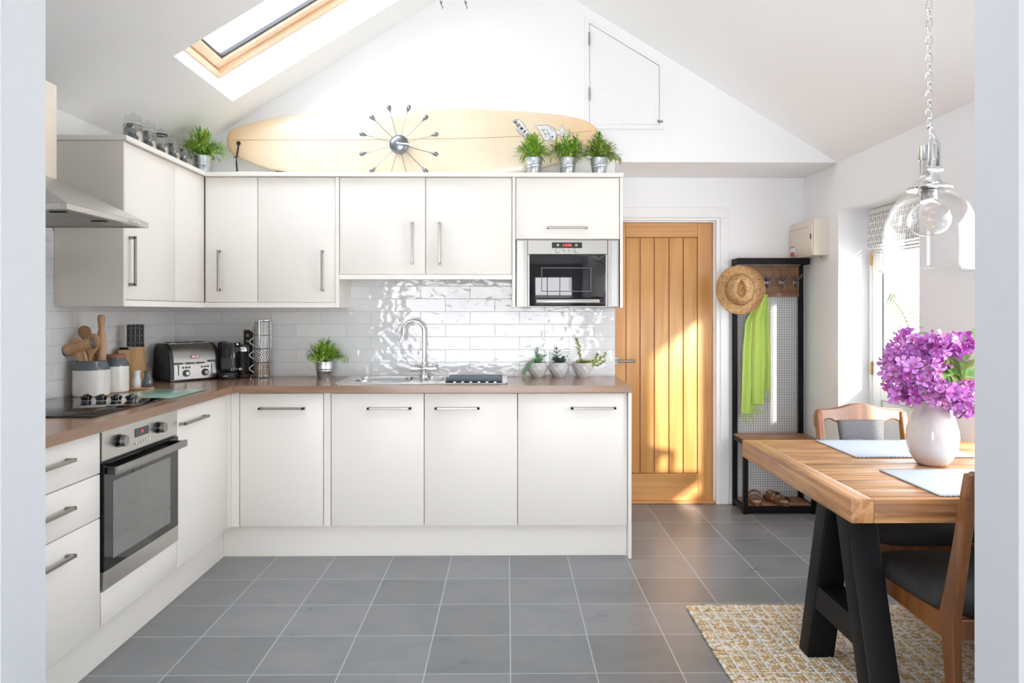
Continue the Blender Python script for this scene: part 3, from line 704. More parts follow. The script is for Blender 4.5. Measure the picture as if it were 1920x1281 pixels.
m.build('cooking_zone_rings', M['darkgrey'])
# extractor hood
t = thing('extractor_hood', 'stainless steel pyramid chimney hood above the hob', 'extractor hood', (-1.82, 2.90, 1.700))
def rect(x0, x1, y0, y1, z): return [Vector((x0, y0, z)), Vector((x1, y0, z)), Vector((x1, y1, z)), Vector((x0, y1, z))]
m = MB(t); m.rings([rect(-2.051, -1.58, 2.603, 3.195, 1.722), rect(-2.051, -1.88, 2.77, 3.03, 1.886)]); m.build('canopy', M['steelhood'], sharp=10)
m = MB(t)
m.box(-1.60, -1.58, 2.603, 3.195, 1.700, 1.7218, .001); m.box(-2.051, -1.6005, 2.603, 2.62, 1.700, 1.7218, .001); m.box(-2.051, -1.6005, 3.178, 3.195, 1.700, 1.7218, .001)
rim = m.build('rim', M['steelhood'])
for y in (2.64, 2.91):
    m = MB(t); m.box(-2.03, -1.605, y, y+.255, 1.704, 1.710, .002); f = m.build('grease_filter', M['filter'])
    m = MB(t); m.box(-1.70, -1.64, y+.05, y+.065, 1.700, 1.7035, .001); m.build('filter_latch', M['black'], f)
m = MB(t); m.rings([rect(-2.051, -1.881, 2.771, 3.029, 1.8865), rect(-2.051, -1.881, 2.771, 3.029, 2.275)]); m.build('chimney', M['chimney'], sharp=10)
for k in range(5):
    m = MB(t); m.cyl((-1.58, 3.03+k*.018, 1.711), (-1.574, 3.03+k*.018, 1.711), .006); m.build('button', M['chrome'])
a_sl = math.atan(SL)
# ------------------------------------------------------------------ sink and tap
def rrect(x0, x1, y0, y1, r, z, n=5):
    P = []
    for cx, cy, a0 in ((x1-r, y1-r, 0), (x0+r, y1-r, 90), (x0+r, y0+r, 180), (x1-r, y0+r, 270)):
        for k in range(n+1):
            a = R(a0+90*k/n); P.append(Vector((cx+r*math.cos(a), cy+r*math.sin(a), z)))
    return P
ZW = .936
t = thing('sink', 'stainless steel one and a half bowl sink with drainer, let into the worktop', 'sink', (-.47, 4.2, ZW+.0005))
m = MB(t)
def loop_edges(bm, P):
    vs = [bm.verts.new(p) for p in P]; return vs, [bm.edges.new((vs[i], vs[(i+1) % len(vs)])) for i in range(len(vs))]
bowls = [(-.885, -.545, 4.03, 4.345, .07, .78), (-.485, -.345, 4.07, 4.345, .05, .85)]
b = bmesh.new(); E = []
E += loop_edges(b, rrect(-.945, 0, 3.955, 4.425, .02, ZW+.006))[1]
for q in bowls: E += loop_edges(b, rrect(q[0], q[1], q[2], q[3], q[4], ZW+.006))[1]
bmesh.ops.triangle_fill(b, use_beauty=True, use_dissolve=False, edges=E); m.merge(b)
m.rings([rrect(-.945, 0, 3.955, 4.425, .02, ZW+.006), rrect(-.948, .003, 3.952, 4.428, .02, ZW+.001)], cap0=False, cap1=False)
m.build('deck', M['sink'], recalc=True)
for q in bowls:
    m = MB(t); rs = []
    for d, z in ((0, ZW+.006), (.003, ZW-.002), (.008, ZW-.03), (.014, q[5]+.03), (.03, q[5]+.005), (.06, q[5])):
        rs.append(rrect(q[0]+d, q[1]-d, q[2]+d, q[3]-d, max(.008, q[4]-d*.5), z))
    m.rings(rs, cap0=False); m.build('bowl', M['sink'])
m = MB(t)
for k in range(6): m.box(-.30+k*.045, -.285+k*.045, 4.0, 4.36, ZW+.006, ZW+.0085, .001)
m.build('drainer_ridges', M['sink'])
single('drying_mat', 'blue grey rubber drying mat folded over the sink drainer', 'mat', lambda m: (m.box(-.345, -.028, 4.0, 4.355, ZW+.0086, ZW+.015, .003, 2), m.box(-.335, -.04, 4.005, 4.20, ZW+.0152, ZW+.022, .003, 2)), M['matgrey'], (-.19, 4.18, ZW+.0086))
t = thing('kitchen_tap', 'tall chrome swan neck mixer tap behind the sink', 'tap', (-.508, 4.39, ZW+.0065))
m = MB(t); x, y = -.508, 4.39; z0 = ZW+.0065
m.lathe([(.026, 0), (.026, .006), (.019, .010), (.015, .022), (.020, .034), (.022, .05), (.016, .064), (.013, .07), (.0125, .085)], (x, y, z0), 24); m.build('base', M['chrome'])
m = MB(t); pts = [(x, y, z0+.08), (x, y, z0+.24)]
cz = z0+.27
for k in range(13):
    a = R(0+15*k*1.06); pts.append((x-.062+.062*math.cos(a), y-.03*(k/12), cz+.066*math.sin(a)))
pts += [(x-.131, y-.034, cz-.045), (x-.135, y-.035, cz-.062)]
m.tube(pts, .0095, 12); m.cyl((x, y, z0+.25), (x, y, z0+.262), .0115); m.build('spout', M['chrome'])
for s in (-1, 1):
    m = MB(t); m.cyl((x+s*.012, y, z0+.044), (x+s*.035, y, z0+.044), .010); m.cyl((x+s*.035, y, z0+.044), (x+s*.078, y, z0+.044), .016, .017)
    for k in range(3): m.cyl((x+s*(.042+k*.014), y, z0+.044), (x+s*(.045+k*.014), y, z0+.044), .0175)
    hdl = m.build('tap_handle', M['chrome'])
    m = MB(t); m.cyl((x+s*.06, y, z0+.058), (x+s*.066, y, z0+.074), .004); m.build('lever', M['chrome'], hdl)

# ------------------------------------------------------------------ plants
def bucket(t, r=.053, h=.098):
    m = MB(t, local=True)
    m.lathe([(0, 0), (r*.74, 0), (r*.76, .004), (r*.86, h*.42), (r*.89, h*.44), (r*.875, h*.47), (r*.90, h*.56), (r*.93, h*.58), (r*.915, h*.61), (r*.98, h*.95), (r*1.03, h*.96), (r*1.03, h), (r*.97, h), (r*.94, h*.85), (0, h*.84)], seg=32)
    p = m.build('tin_bucket', M['galv'])
    m = MB(t, local=True); m.lathe([(0, h*.85), (r*.93, h*.86), (r*.6, h*.92), (0, h*.95)], seg=20); m.build('soil', M['soil'])
def grassy(t, seed, h=.098, spread=.135, rise=.135, mats=('leafa', 'leafb', 'leafc'), n=62, shift=(0, 0), droop=.35):
    rnd = random.Random(seed); m = MB(t, local=True)
    for i in range(n):
        a = rnd.uniform(0, 2*PI); q = math.sqrt(rnd.random()); el = 1-q*.95
        out = spread*q*rnd.uniform(.75, 1.05); up = rise*(1-.75*q*q)*rnd.uniform(.75, 1.12)
        b0 = Vector((rnd.uniform(-.018, .018), rnd.uniform(-.018, .018), h*.86))
        e = Vector((math.cos(a)*out+shift[0]*q, math.sin(a)*out+shift[1]*q, h+up-droop*.06*q))
        mid = (b0+e)/2 + Vector((-math.cos(a)*.01, -math.sin(a)*.01, .025+.02*q))
        pts = [b0*(1-u)**2+mid*2*u*(1-u)+e*u*u for u in [k/6 for k in range(7)]]
        m.mi = 2; m.tube(pts, [.0012]*5+[.0009]*2, 4)
        k0 = rnd.choice((0, 0, 1)) if q > .35 else rnd.choice((0, 2))
        for j in range(13):
            u = .3+.7*j/12; p = b0*(1-u)**2+mid*2*u*(1-u)+e*u*u
            d = ((mid-b0)*(1-u)+(e-mid)*u).normalized()
            rv = Vector((rnd.uniform(-1, 1), rnd.uniform(-1, 1), rnd.uniform(-.6, 1))).normalized()
            dd = (d*.9+rv*.75).normalized(); m.mi = k0 if rnd.random() < .75 else rnd.choice((0, 1, 2))
            m.leaf(p, dd, rnd.uniform(.028, .044), rnd.uniform(.006, .0092), rnd.uniform(-.1, .35), seg=3)
    return m.build('foliage', [M[k] for k in mats], smooth=False)
def grass_pot(label, loc, seed, group=None, **k):
    t = thing('potted_plant', label, 'plant', loc, random.Random(seed).uniform(0, 0), group); bucket(t); grassy(t, seed, **k); return t
grass_pot('bushy green plant in a small tin bucket on the worktop left of the sink', (-1.097, 4.33, ZW), 3, mats=('leafa', 'leafb', 'leafc'), n=85, spread=.135, rise=.125)
ZC = 2.1335
grass_pot('bushy plant in a tin bucket on top of the corner cupboard, beside the glass jars', (-1.765, 4.19, ZC), 5, n=90, spread=.14, rise=.145, mats=('leafa', 'leafb', 'leafc'))
grass_pot('brightest green bucket plant of the three in front of the surfboard nose, leftmost', (.155, 4.225, ZC), 11, 'three bucket plants on the wall cabinets', mats=('leafa', 'leafb', 'leafa'), n=90, spread=.12, rise=.125)
grass_pot('middle one of the three bucket plants in front of the surfboard nose', (.355, 4.225, ZC), 12, 'three bucket plants on the wall cabinets', mats=('leafa', 'leafc', 'leafb'), n=90, spread=.12, rise=.14)
grass_pot('olive toned drooping bucket plant at the right end of the wall cabinets', (.54, 4.225, ZC), 13, 'three bucket plants on the wall cabinets', mats=('leafo', 'leafb', 'leafc'), n=90, spread=.135, rise=.13, droop=.6)

# faceted concrete planters with succulents
def planter(label, loc, seed, fn, prof):
    t = thing('succulent_pot', label, 'plant', loc, 0, 'succulents on the worktop by the door')
    m = MB(t, local=True); seg = 9; rs = []
    for i, (r, z) in enumerate(prof):
        rs.append([Vector((r*math.cos(2*PI*(k+.5*(i % 2))/seg), r*math.sin(2*PI*(k+.5*(i % 2))/seg), z)) for k in range(seg)])
    V = [[m.bm.verts.new(p) for p in r] for r in rs]
    for i in range(len(V)-1):
        for k in range(seg):
            a, b_, c, d = V[i][k], V[i][(k+1) % seg], V[i+1][k], V[i+1][(k+1) % seg]
            if i % 2 == 0: m.face([a, b_, c]); m.face([b_, d, c])
            else: m.face([a, d, c]); m.face([a, b_, d])
    m.face(list(reversed(V[0]))); m.face(V[-1])
    m.build('concrete_pot', M['concrete'], smooth=False)
    m = MB(t, local=True); m.lathe([(0, .083), (.045, .083), (.03, .089), (0, .09)], seg=16); m.build('soil', M['soil'])
    fn(t, random.Random(seed)); return t
PROF = [(.032, 0), (.050, .022), (.060, .048), (.057, .072), (.050, .088), (.045, .088), (.04, .084)]
PROF3 = [(.030, 0), (.044, .022), (.055, .045), (.062, .068), (.064, .088), (.058, .088), (.05, .084)]
def fat(m, p, d, L, w):   # plump succulent leaf
    d = Vector(d).normalized(); q = d.to_track_quat('Z', 'Y').to_matrix().to_4x4()
    m.sphere(Vector(p)+d*L*.5, 1, 8, (w*.5, w*.28, L*.5), M=q)
def sprig(m, pts, rnd, L=.011, w=.006, step=.006):
    L *= 1.35; w *= 1.45
    pts = [Vector(p) for p in pts]; m.tube(pts, .0012, 5)
    for a, b_ in zip(pts, pts[1:]):
        n = max(1, int((b_-a).length/step))
        for k in range(n):
            p = a.lerp(b_, k/n)
            for s in range(2):
                fat(m, p, ((b_-a).normalized()*.6+Vector((rnd.uniform(-1, 1), rnd.uniform(-1, 1), rnd.uniform(-.5, 1)))), L*rnd.uniform(.8, 1.2), w)
def s1(t, rnd):
    m = MB(t, local=True)
    for k in range(26):
        a = rnd.uniform(0, 2*PI); m_ = rnd.uniform(.2, 1); fat(m, (0, 0, .086), (math.cos(a)*m_, math.sin(a)*m_, .55), rnd.uniform(.03, .045), .02)
    for k in range(14):
        a = rnd.uniform(0, 2*PI); fat(m, (0, 0, .112), (math.cos(a)*.4, math.sin(a)*.4, .8), rnd.uniform(.02, .03), .017)
    m.build('rosette', M['succ'])
    m = MB(t, local=True)
    sprig(m, [(0, 0, .12), (-.002, 0, .15), (.004, 0, .172)], rnd, .014, .008)
    sprig(m, [(.01, 0, .11), (.03, -.01, .125), (.05, -.01, .132)], rnd, .012, .008)
    for q in (-.02, 0, .015):
        sprig(m, [(-.03, q, .09), (-.055, q*1.3-.01, .075), (-.07, q-.02, .045), (-.088, q-.03, .018)], rnd, .012, .008, .0055)
    m.build('trailing_stems', M['succp'])
def s2(t, rnd):
    m = MB(t, local=True)
    for k in range(34):
        a = rnd.uniform(0, 2*PI); u = rnd.uniform(.4, 1); fat(m, (0, 0, .088), (math.cos(a)*u, math.sin(a)*u, rnd.uniform(.15, .9)), rnd.uniform(.035, .058), .017)
    m.tube([(-.01, 0, .09), (-.014, 0, .14), (-.018, 0, .178)], .002, 6)
    for z, a in ((.125, .3), (.13, 3.0), (.145, .7), (.14, 2.2), (.165, 1.6), (.17, 2.8)):
        fat(m, (-.014, 0, z), (math.cos(a), .2, math.sin(a)*.5+.25), .034 if z < .15 else .018, .010)
    m.build('rosette', M['succb'])
def s3(t, rnd):
    m = MB(t, local=True)
    for k in range(14):
        a = rnd.uniform(0, 2*PI); fat(m, (rnd.uniform(-.03, .04), 0, .088), (math.cos(a), math.sin(a), .5), .026, .013)
    sprig(m, [(-.01, 0, .09), (-.018, 0, .13), (-.022, 0, .18), (-.032, 0, .215), (-.042, 0, .235)], rnd, .015, .007, .009)
    sprig(m, [(.02, 0, .09), (.05, -.01, .085), (.08, -.015, .11), (.095, -.015, .145)], rnd, .014, .008, .008)
    sprig(m, [(.02, 0, .088), (.06, 0, .08), (.10, 0, .10), (.13, 0, .125), (.145, 0, .14)], rnd, .014, .008, .008)
    sprig(m, [(.03, -.01, .088), (.07, -.02, .07), (.105, -.02, .08), (.135, -.02, .10)], rnd, .014, .008, .008)
    m.build('branching_stems', M['leafo'])
planter('faceted concrete pot with a pale trailing succulent hanging over its left side', (.186, 4.385, ZW), 1, s1, PROF)
planter('faceted concrete pot with a compact dark green rosette succulent', (.316, 4.385, ZW), 2, s2, PROF)
planter('bowl shaped concrete pot with tall thin branching succulent stems', (.459, 4.385, ZW), 3, s3, PROF3)

# ------------------------------------------------------------------ sockets
def socket(label, P, face, n, w=.146):
    t = thing('wall_socket', label, 'socket', P)
    Mx = Matrix.Identity(4) if face == 'cam' else Matrix.Rotation(R(90), 4, 'Z')
    m = MB(t, local=True); m.box(-w/2, w/2, -.010, 0, -.043, .043, .003, 2, M=Mx); p = m.build('plate', M['plastic'])
    for k in range(n):
        cx = (k-(n-1)/2)*.07
        m = MB(t, local=True); m.box(cx-.003, cx+.003, -.0106, -.0098, .008, .016, M=Mx)
        for s in (-1, 1): m.box(cx+s*.011-.004, cx+s*.011+.004, -.0106, -.0098, -.012, -.008, M=Mx)
        m.build('pin_holes', M['black'], p)
        m = MB(t, local=True); m.box(cx+.008 if k else cx-.022, cx+.022 if k else cx-.008, -.013, -.0098, .022, .038, .002, M=Mx); m.build('switch', M['plastic'], p)
socket('white double socket on the tiles behind the succulents', (.335, YB-.009, 1.045), 'cam', 2)
socket('white socket on the left tiled wall behind the stoneware pots', (-2.0515, 3.72, 1.045), 'x', 1, .086)

# ------------------------------------------------------------------ worktop objects, left side
t = thing('utensil_pot', 'large white stoneware pot with grey rim holding wooden utensils', 'pot', (-1.955, 3.41, ZW))
m = MB(t, local=True); m.mi = 0
m.lathe([(0, 0), (.070, 0), (.077, .006), (.078, .03), (.078, .125)], seg=40, cap=False); b0 = m.build('body', M['whiteglaze'])
m = MB(t, local=True); m.lathe([(.0783, .124), (.0783, .130), (.074, .142), (.066, .158), (.064, .165), (.066, .168), (.061, .168), (.060, .155), (.068, .12), (.068, .012), (0, .01)], seg=40, cap=False); m.build('glazed_rim', M['midgrey'])
t = thing('storage_jar', 'smaller white and grey stoneware jar with a wooden lid, half hidden behind the utensil pot', 'jar', (-1.935, 3.575, ZW))
m = MB(t, local=True); m.lathe([(0, 0), (.058, 0), (.063, .005), (.063, .13)], seg=36, cap=False); m.build('body', M['whiteglaze'])
m = MB(t, local=True); m.lathe([(.0633, .129), (.0633, .135), (.058, .150), (.047, .165), (.046, .170), (0, .170)], seg=36); m.build('glazed_rim', M['midgrey'])
m = MB(t, local=True); m.lathe([(0, .1705), (.048, .1705), (.048, .184), (.045, .187), (0, .187)], seg=32); m.build('lid', M['terracotta'])
U0 = Vector((-1.955, 3.41, ZW+.02)); UGp = 'wooden utensils in the stoneware pot'
def uten(name, label, fn, mt):
    single(name, label, 'utensil', fn, mt, U0, UGp)
def paddle(m, base, tip, w, h0, th=.006, spoon=True):
    base = Vector(base); tip = Vector(tip); d = (tip-base).normalized(); L = (tip-base).length
    vw = Vector((.45, -.9, 0)).normalized(); sd = d.cross(vw).normalized(); nn = sd.cross(d)
    q = Matrix(((sd.x, nn.x, d.x, base.x), (sd.y, nn.y, d.y, base.y), (sd.z, nn.z, d.z, base.z), (0, 0, 0, 1)))
    rs = []
    for u, ww, tt in ((0, .007, .006), (.5, .008, .006), (1-h0*1.05/L, .009, .006), (1-h0*.85/L, w*.34, .006), (1-h0*.65/L, w*.47, .007), (1-h0*.45/L, w*.5, .007), (1-h0*.28/L, w*.475, .007), (1-h0*.14/L, w*.38, .006), (1-h0*.05/L, w*.25, .005), (1, .003, .002)):
        n = 20; rs.append([q @ Vector((ww*math.cos(2*PI*k/n), tt*math.sin(2*PI*k/n), u*L)) for k in range(n)])
    m.rings(rs)
B = Vector((-1.955, 3.41, ZW+.03))
uten('wooden_spoon', 'wooden spoon with its oval bowl facing the room', lambda m: paddle(m, B+Vector((-.02, -.02, 0)), B+Vector((.030, -.03, .265)), .060, .10), M['spoon2'])
uten('wooden_spatula', 'pale wooden spatula leaning left in the stoneware pot', lambda m: paddle(m, B+Vector((.03, -.02, 0)), B+Vector((-.055, -.045, .25)), .048, .20), M['spoon'])
uten('wooden_paddle', 'darker wooden paddle between the spoon and the spatula', lambda m: paddle(m, B+Vector((.01, .02, 0)), B+Vector((-.022, .005, .245)), .05, .17), M['spoon2'])
uten('wooden_spoon', 'wooden spoon at the back, only its round tip showing over the mallet', lambda m: paddle(m, B+Vector((.02, .04, 0)), B+Vector((-.052, .02, .30)), .055, .07), M['spoon2'])
uten('rolling_pin', 'slim wooden rolling pin standing upright in the stoneware pot', lambda m: m.lathe([(.004, 0), (.015, .01), (.019, .03), (.021, .20), (.021, .245), (.017, .262), (.012, .285), (.014, .305), (.017, .325), (.016, .345), (.010, .352), (0, .352)], B+Vector((.034, .022, 0)), 20), M['spoon'])
t = thing('meat_mallet', 'wooden meat mallet lying across the top of the utensils, metal ends', 'utensil', U0, 0, UGp)
m = MB(t); c = Vector((-1.985, 3.375, ZW+.235)); d = Vector((.95, .1, .30)).normalized()
m.tube([c+Vector((.01, .0, -.01)), c+Vector((.035, .012, -.12)), c+Vector((.042, .022, -.19))], .010, 10); m.build('handle', M['spoon'])
m = MB(t); m.cyl(c-d*.062, c+d*.056, .028, .028, 28); m.build('head', M['spoon'])
m = MB(t); m.cyl(c-d*.068, c-d*.0622, .027, .028, 28); m.cyl(c+d*.0562, c+d*.064, .028, .026, 28)
for i in range(-2, 3):
    for j in range(-2, 3):
        u = d.cross(Vector((0, 0, 1))).normalized(); v = d.cross(u); p = c+d*.064+u*i*.009+v*j*.009; m.cyl(p, p+d*.006, .004, .001, 5)
m.build('metal_face', M['steel'])

t = thing('knife_block', 'light bamboo knife block with a black insert, holding knives', 'knife block', (-1.966, 3.815, ZW), R(20))
m = MB(t, local=True); m.prism([(-.06, 0), (-.005, 0), (-.018, .195), (-.018, .215), (-.062, .203)], -.055, .055, 'Y', M=None)
m.bm.free(); m = MB(t, local=True)
m.box(-.066, -.010, -.05, .05, 0, .198, .002); m.build('left_block', M['block'])
m = MB(t, local=True); m.prism([(-.0095, 0), (.058, 0), (.048, .212), (-.0095, .212)], -.05, .05, 'Y'); m.build('right_block', M['block'])
m = MB(t, local=True); m.box(-.064, -.022, -.035, .035, .1982, .211, .002); m.build('insert', M['blackgloss'])
for k, (lab) in enumerate(('leftmost black handled knife standing in the bamboo block', 'second from the left black handled knife in the bamboo block', 'third from the left black handled knife in the bamboo block', 'rightmost black handled knife standing in the bamboo block')):
    xk = -.022+k*.0205; yk = 0
    ca, sa = math.cos(R(20)), math.sin(R(20)); loc = (-1.966+xk*ca-yk*sa, 3.815+xk*sa+yk*ca, ZW+.2125)
    kn = thing('kitchen_knife', lab, 'knife', loc, R(20), 'black knives in the block')
    m = MB(kn, local=True)
    m.prism([(-.013, 0), (.011, 0), (.013, .03), (.010, .06), (.014, .095), (.018, .112), (.008, .118), (-.012, .112), (-.010, .06)], -.0088, .0088, 'X'); hn = m.build('handle', M['blackgloss'])
    m = MB(kn, local=True)
    for z in (.02, .058, .098): m.cyl((.0089, -.002, z), (.0096, -.002, z), .003, .003, 8); m.cyl((0, -.010, z), (0, -.0175 if z > .09 else -.0145, z), .0026, .0026, 8)
    m.build('rivet', M['steel'], hn)
    m = MB(kn, local=True); m.prism([(-.0105, -.0005), (.010, -.0005), (.008, -.0), (-.010, -.0)], -.001, .001, 'X'); m.box(-.0096, -.0089, -.011, .009, .004, .108); m.build('tang', M['steel'], hn)
t = thing('tray', 'small round edged bamboo tray under the salt and pepper pots', 'tray', (-1.868, 3.70, ZW), R(0))
m = MB(t, local=True); m.box(-.052, .052, -.035, .035, 0, .010, .003, 2); m.build('tray_base', M['block'])
def shaker(label, loc, mt):
    t = thing('shaker', label, 'shaker', loc, 0, 'salt and pepper pots'); m = MB(t, local=True)
    m.lathe([(0, 0), (.020, 0), (.0235, .006), (.0245, .022), (.022, .040), (.0165, .058), (.0165, .070), (.0185, .082), (.016, .086), (0, .084)], seg=28); m.build('body', mt)
    m = MB(t, local=True)
    for a in range(3): m.cyl((.007*math.cos(a*2.1), .007*math.sin(a*2.1), .0842), (.007*math.cos(a*2.1), .007*math.sin(a*2.1), .0862), .0014, .0014, 6)
    m.build('pour_holes', M['black'])
shaker('white ceramic salt pot on the small bamboo tray', (-1.888, 3.695, ZW+.0102), M['plastic'])
shaker('dark grey ceramic pepper pot on the small bamboo tray', (-1.840, 3.708, ZW+.0102), M['midgrey'])
single('chopping_board', 'frosted pale green glass chopping board lying on the worktop behind the hob', 'chopping board', lambda m: m.box(-1.80, -1.525, 3.283, 3.66, ZW+.0005, ZW+.007, .003, 2), M['greenglass'], (-1.66, 3.47, ZW+.0005))

# toaster (front face +local -Y)
t = thing('toaster', 'four slot stainless toaster with black sides in the corner of the worktop', 'toaster', (-1.873, 4.235, ZW+.0005), R(50))
W, D, Hh = .150, .105, .212
m = MB(t, local=True)
def sec(x, k=1.0, dz=0):
    P = []
    for y, z in ((-D, .012), (-D, .07), (-D+.006, .12), (-D+.016, .160), (-D+.030, .182), (-D+.052, .198), (-D+.08, Hh), (D-.05, Hh), (D-.03, .205), (D-.015, .182), (D-.005, .12), (D, .07), (D, .012)):
        P.append(Vector((x, y*k, .012+(z-.012)*k+dz)))
    return P
m.rings([sec(-W+.026), sec(W-.026)]); m.build('steel_shell', M['steel'], sharp=25)
for s in (-1, 1):
    m = MB(t, local=True); m.rings([sec(s*(W-.0255), 1.01), sec(s*(W-.004), 1.01), sec(s*W, .95, .003)]); m.build('side_cheek', M['black'], sharp=30)
m = MB(t, local=True); m.box(-W+.006, W-.006, -D+.004, D-.004, .003, .0118, .002)
for a in (-1, 1):
    for b_ in (-1, 1): m.cyl((a*.12, b_*.085, 0), (a*.12, b_*.085, .004), .010)
m.build('base', M['blackgloss'])
m = MB(t, local=True); m.box(-W+.034, W-.034, -D+.080, D-.046, Hh+.0002, Hh+.004, .002); m.build('top_plate', M['chrome'])
for k in range(4):
    m = MB(t, local=True); x = -.088+k*.0585; m.box(x-.015, x+.015, -D+.086, D-.05, Hh+.0042, Hh+.008, .0005); m.build('slot', M['black'])
for k, x, z in ((0, -.100, .098), (1, -.034, .098), (2, .026, .098), (3, .096, .106)):
    m = MB(t, local=True); m.box(x-.021, x+.021, -D-.018, -D+.004, z, z+.009, .003, 2); l = m.build('lever', M['darkgrey'])
    if k in (0, 3):
        m = MB(t, local=True); m.box(x-.0025, x+.0025, -D-.0012, -D+.001, .035, .092); m.build('lever_track', M['black'], l)
for x in (-.055, .055):
    m = MB(t, local=True); m.cyl((x, -D, .046), (x, -D-.006, .046), .020); m.cyl((x, -D-.006, .046), (x, -D-.012, .046), .016); k = m.build('browning_dial', M['blackgloss'])
    m = MB(t, local=True); m.cyl((x, -D-.0122, .046), (x, -D-.018, .046), .011, .010); m.build('dial_cap', M['chrome'], k)
    for j in (-1, 0, 1):
        m = MB(t, local=True); m.cyl((x+j*.018, -D+.001, .078), (x+j*.018, -D-.003, .078), .006); m.cyl((x+j*.018, -D-.003, .078), (x+j*.018, -D-.0036, .078), .004); m.build('button', M['darkgrey'])
m = MB(t, local=True); m.box(-.024, .024, -.001, .0005, -.009, .009, .003, 1, M=Matrix.Translation((0, -D+.0085, .138)) @ Matrix.Rotation(R(-18), 4, 'X')); bd = m.build('badge', M['red'])
m = MB(t, local=True); m.box(-.021, .021, -.0016, .0, -.0065, .0065, .002, 1, M=Matrix.Translation((0, -D+.0082, .138)) @ Matrix.Rotation(R(-18), 4, 'X')); m.build('badge_plate', M['sticker'], bd)
text('Tefal', .0105, M['red'], bd, Matrix.Translation((0, -D+.0063, .1385)) @ Matrix.Rotation(R(-18), 4, 'X') @ FACE_CAM, bold=.0003)

# coffee machine and milk frother
t = thing('coffee_machine', 'black capsule coffee machine between the toaster and the milk frother', 'coffee machine', (-1.69, 4.335, ZW+.0005), R(5))
m = MB(t, local=True); m.box(-.042, -.005, -.008, .10, .0, .215, .010, 3); m.build('water_housing', M['black'])
m = MB(t, local=True); m.rings([rrect(-.004, .085, -.09, .06, .028, .05), rrect(-.004, .085, -.09, .06, .028, .195), rrect(.002, .079, -.084, .054, .024, .212)]); m.build('body', M['blackgloss'])
m = MB(t, local=True)
m.rings([rrect(.0, .081, -.097, -.05, .012, .062), rrect(.0, .081, -.097, -.05, .012, .125)]); m.build('front_panel', M['darkgrey'])
m = MB(t, local=True); m.lathe([(0, 0), (.05, 0), (.052, .006), (.052, .036), (.048, .040), (0, .040)], (.045, -.09, 0), 32); dt = m.build('drip_tray', M['black'])
text('KRUPS', .010, M['sticker'], dt, Matrix.Translation((.045, -.1425, .022)) @ FACE_CAM)
t = thing('milk_frother', 'ribbed black and chrome milk frother beside the coffee machine', 'frother', (-1.585, 4.34, ZW+.0005))
m = MB(t, local=True); m.lathe([(0, 0), (.043, 0), (.046, .006), (.046, .018), (.038, .022), (0, .022)], seg=32); m.build('base', M['black'])
m = MB(t, local=True); P = [(0, .0225)]
for k in range(18): P += [(.036, .024+k*.0075), (.034, .0275+k*.0075)]
m.lathe(P+[(.036, .16), (0, .16)], seg=32); m.build('ribbed_jug', M['blackgloss'], sharp=20)
m = MB(t, local=True); m.lathe([(.0365, .1602), (.0365, .182), (.033, .187), (0, .187)], seg=32); m.build('steel_collar', M['chrome'])
m = MB(t, local=True); m.lathe([(0, .1872), (.036, .1872), (.036, .197), (0, .20)], seg=32); m.build('lid', M['black'])
m = MB(t, local=True); m.cyl((0, -.0375, .055), (0, -.040, .055), .010); m.build('button', M['chrome'])

# capsule holder
t = thing('capsule_holder', 'tall black holder with two rows of silver capsules, left of the mug tower', 'capsule holder', (-1.572, 4.425, ZW+.0005))
m = MB(t, local=True); m.box(-.036, .030, -.012, .012, 0, .285, .003); m.box(-.04, .034, -.02, .02, 0, .008, .002); m.build('frame', M['black'])
for k in range(7):
    m = MB(t, local=True); m.cyl((-.008, -.0122, .03+k*.037), (-.008, -.024, .03+k*.037), .013, .010, 16); m.build('capsule', M['chrome'])
# mug tower
tx, ty = -1.478, 4.36
t = thing('mug_rack', 'slim chrome wire rack holding four stacked patterned mugs', 'mug rack', (tx, ty, ZW+.0005))
m = MB(t, local=True); z1 = .345
for a in (R(-90), R(0), R(180)): m.tube([(.052*math.cos(a), .052*math.sin(a), .004), (.052*math.cos(a), .052*math.sin(a), z1)], .002, 6)
m.tube([(.052*math.cos(k*PI/12), .052*math.sin(k*PI/12), z1) for k in range(24)], .002, 6, closed=True); m.tube([(.052*math.cos(k*PI/12), .052*math.sin(k*PI/12), .012) for k in range(24)], .002, 6, closed=True)
for k in range(6): m.tube([(-.052+.02*k, -.045, .008), (-.052+.02*k, .045, .008)], .0015, 5)
m.tube([(-.052, -.01, .02), (-.06, -.02, .006), (-.075, -.03, .002)], .003, 6); m.tube([(.052, -.01, .02), (.06, -.02, .006), (.07, -.03, .002)], .003, 6)
m.build('wire_frame', M['chrome'])
mp = [('mug4', 'black and gold diamond patterned mug, lowest in the wire rack'), ('mug3', 'grey lattice patterned mug, second from the bottom of the wire rack'), ('mug2', 'white mug with fine flower dots, second from the top of the wire rack'), ('mug1', 'white mug with ornate dark pattern, topmost in the wire rack')]
for k, (mt, lab) in enumerate(mp):
    q = thing('mug', lab, 'mug', (tx, ty, ZW+.0125+k*.081), 0, 'patterned mugs stacked in the wire rack')
    m = MB(q, local=True); m.lathe([(0, 0), (.040, 0), (.0445, .003), (.0445, .079), (.042, .0795), (.041, .008), (0, .006)], seg=36, cap=False); m.build('cup', M[mt])
    m = MB(q, local=True); pts = [(-.044-.027*math.sin(PI*j/10), -.012*math.sin(PI*j/10), .068-.052*j/10) for j in range(11)]; m.tube(pts, .0035, 8, flat=1.3); m.build('handle', M['plastic'])

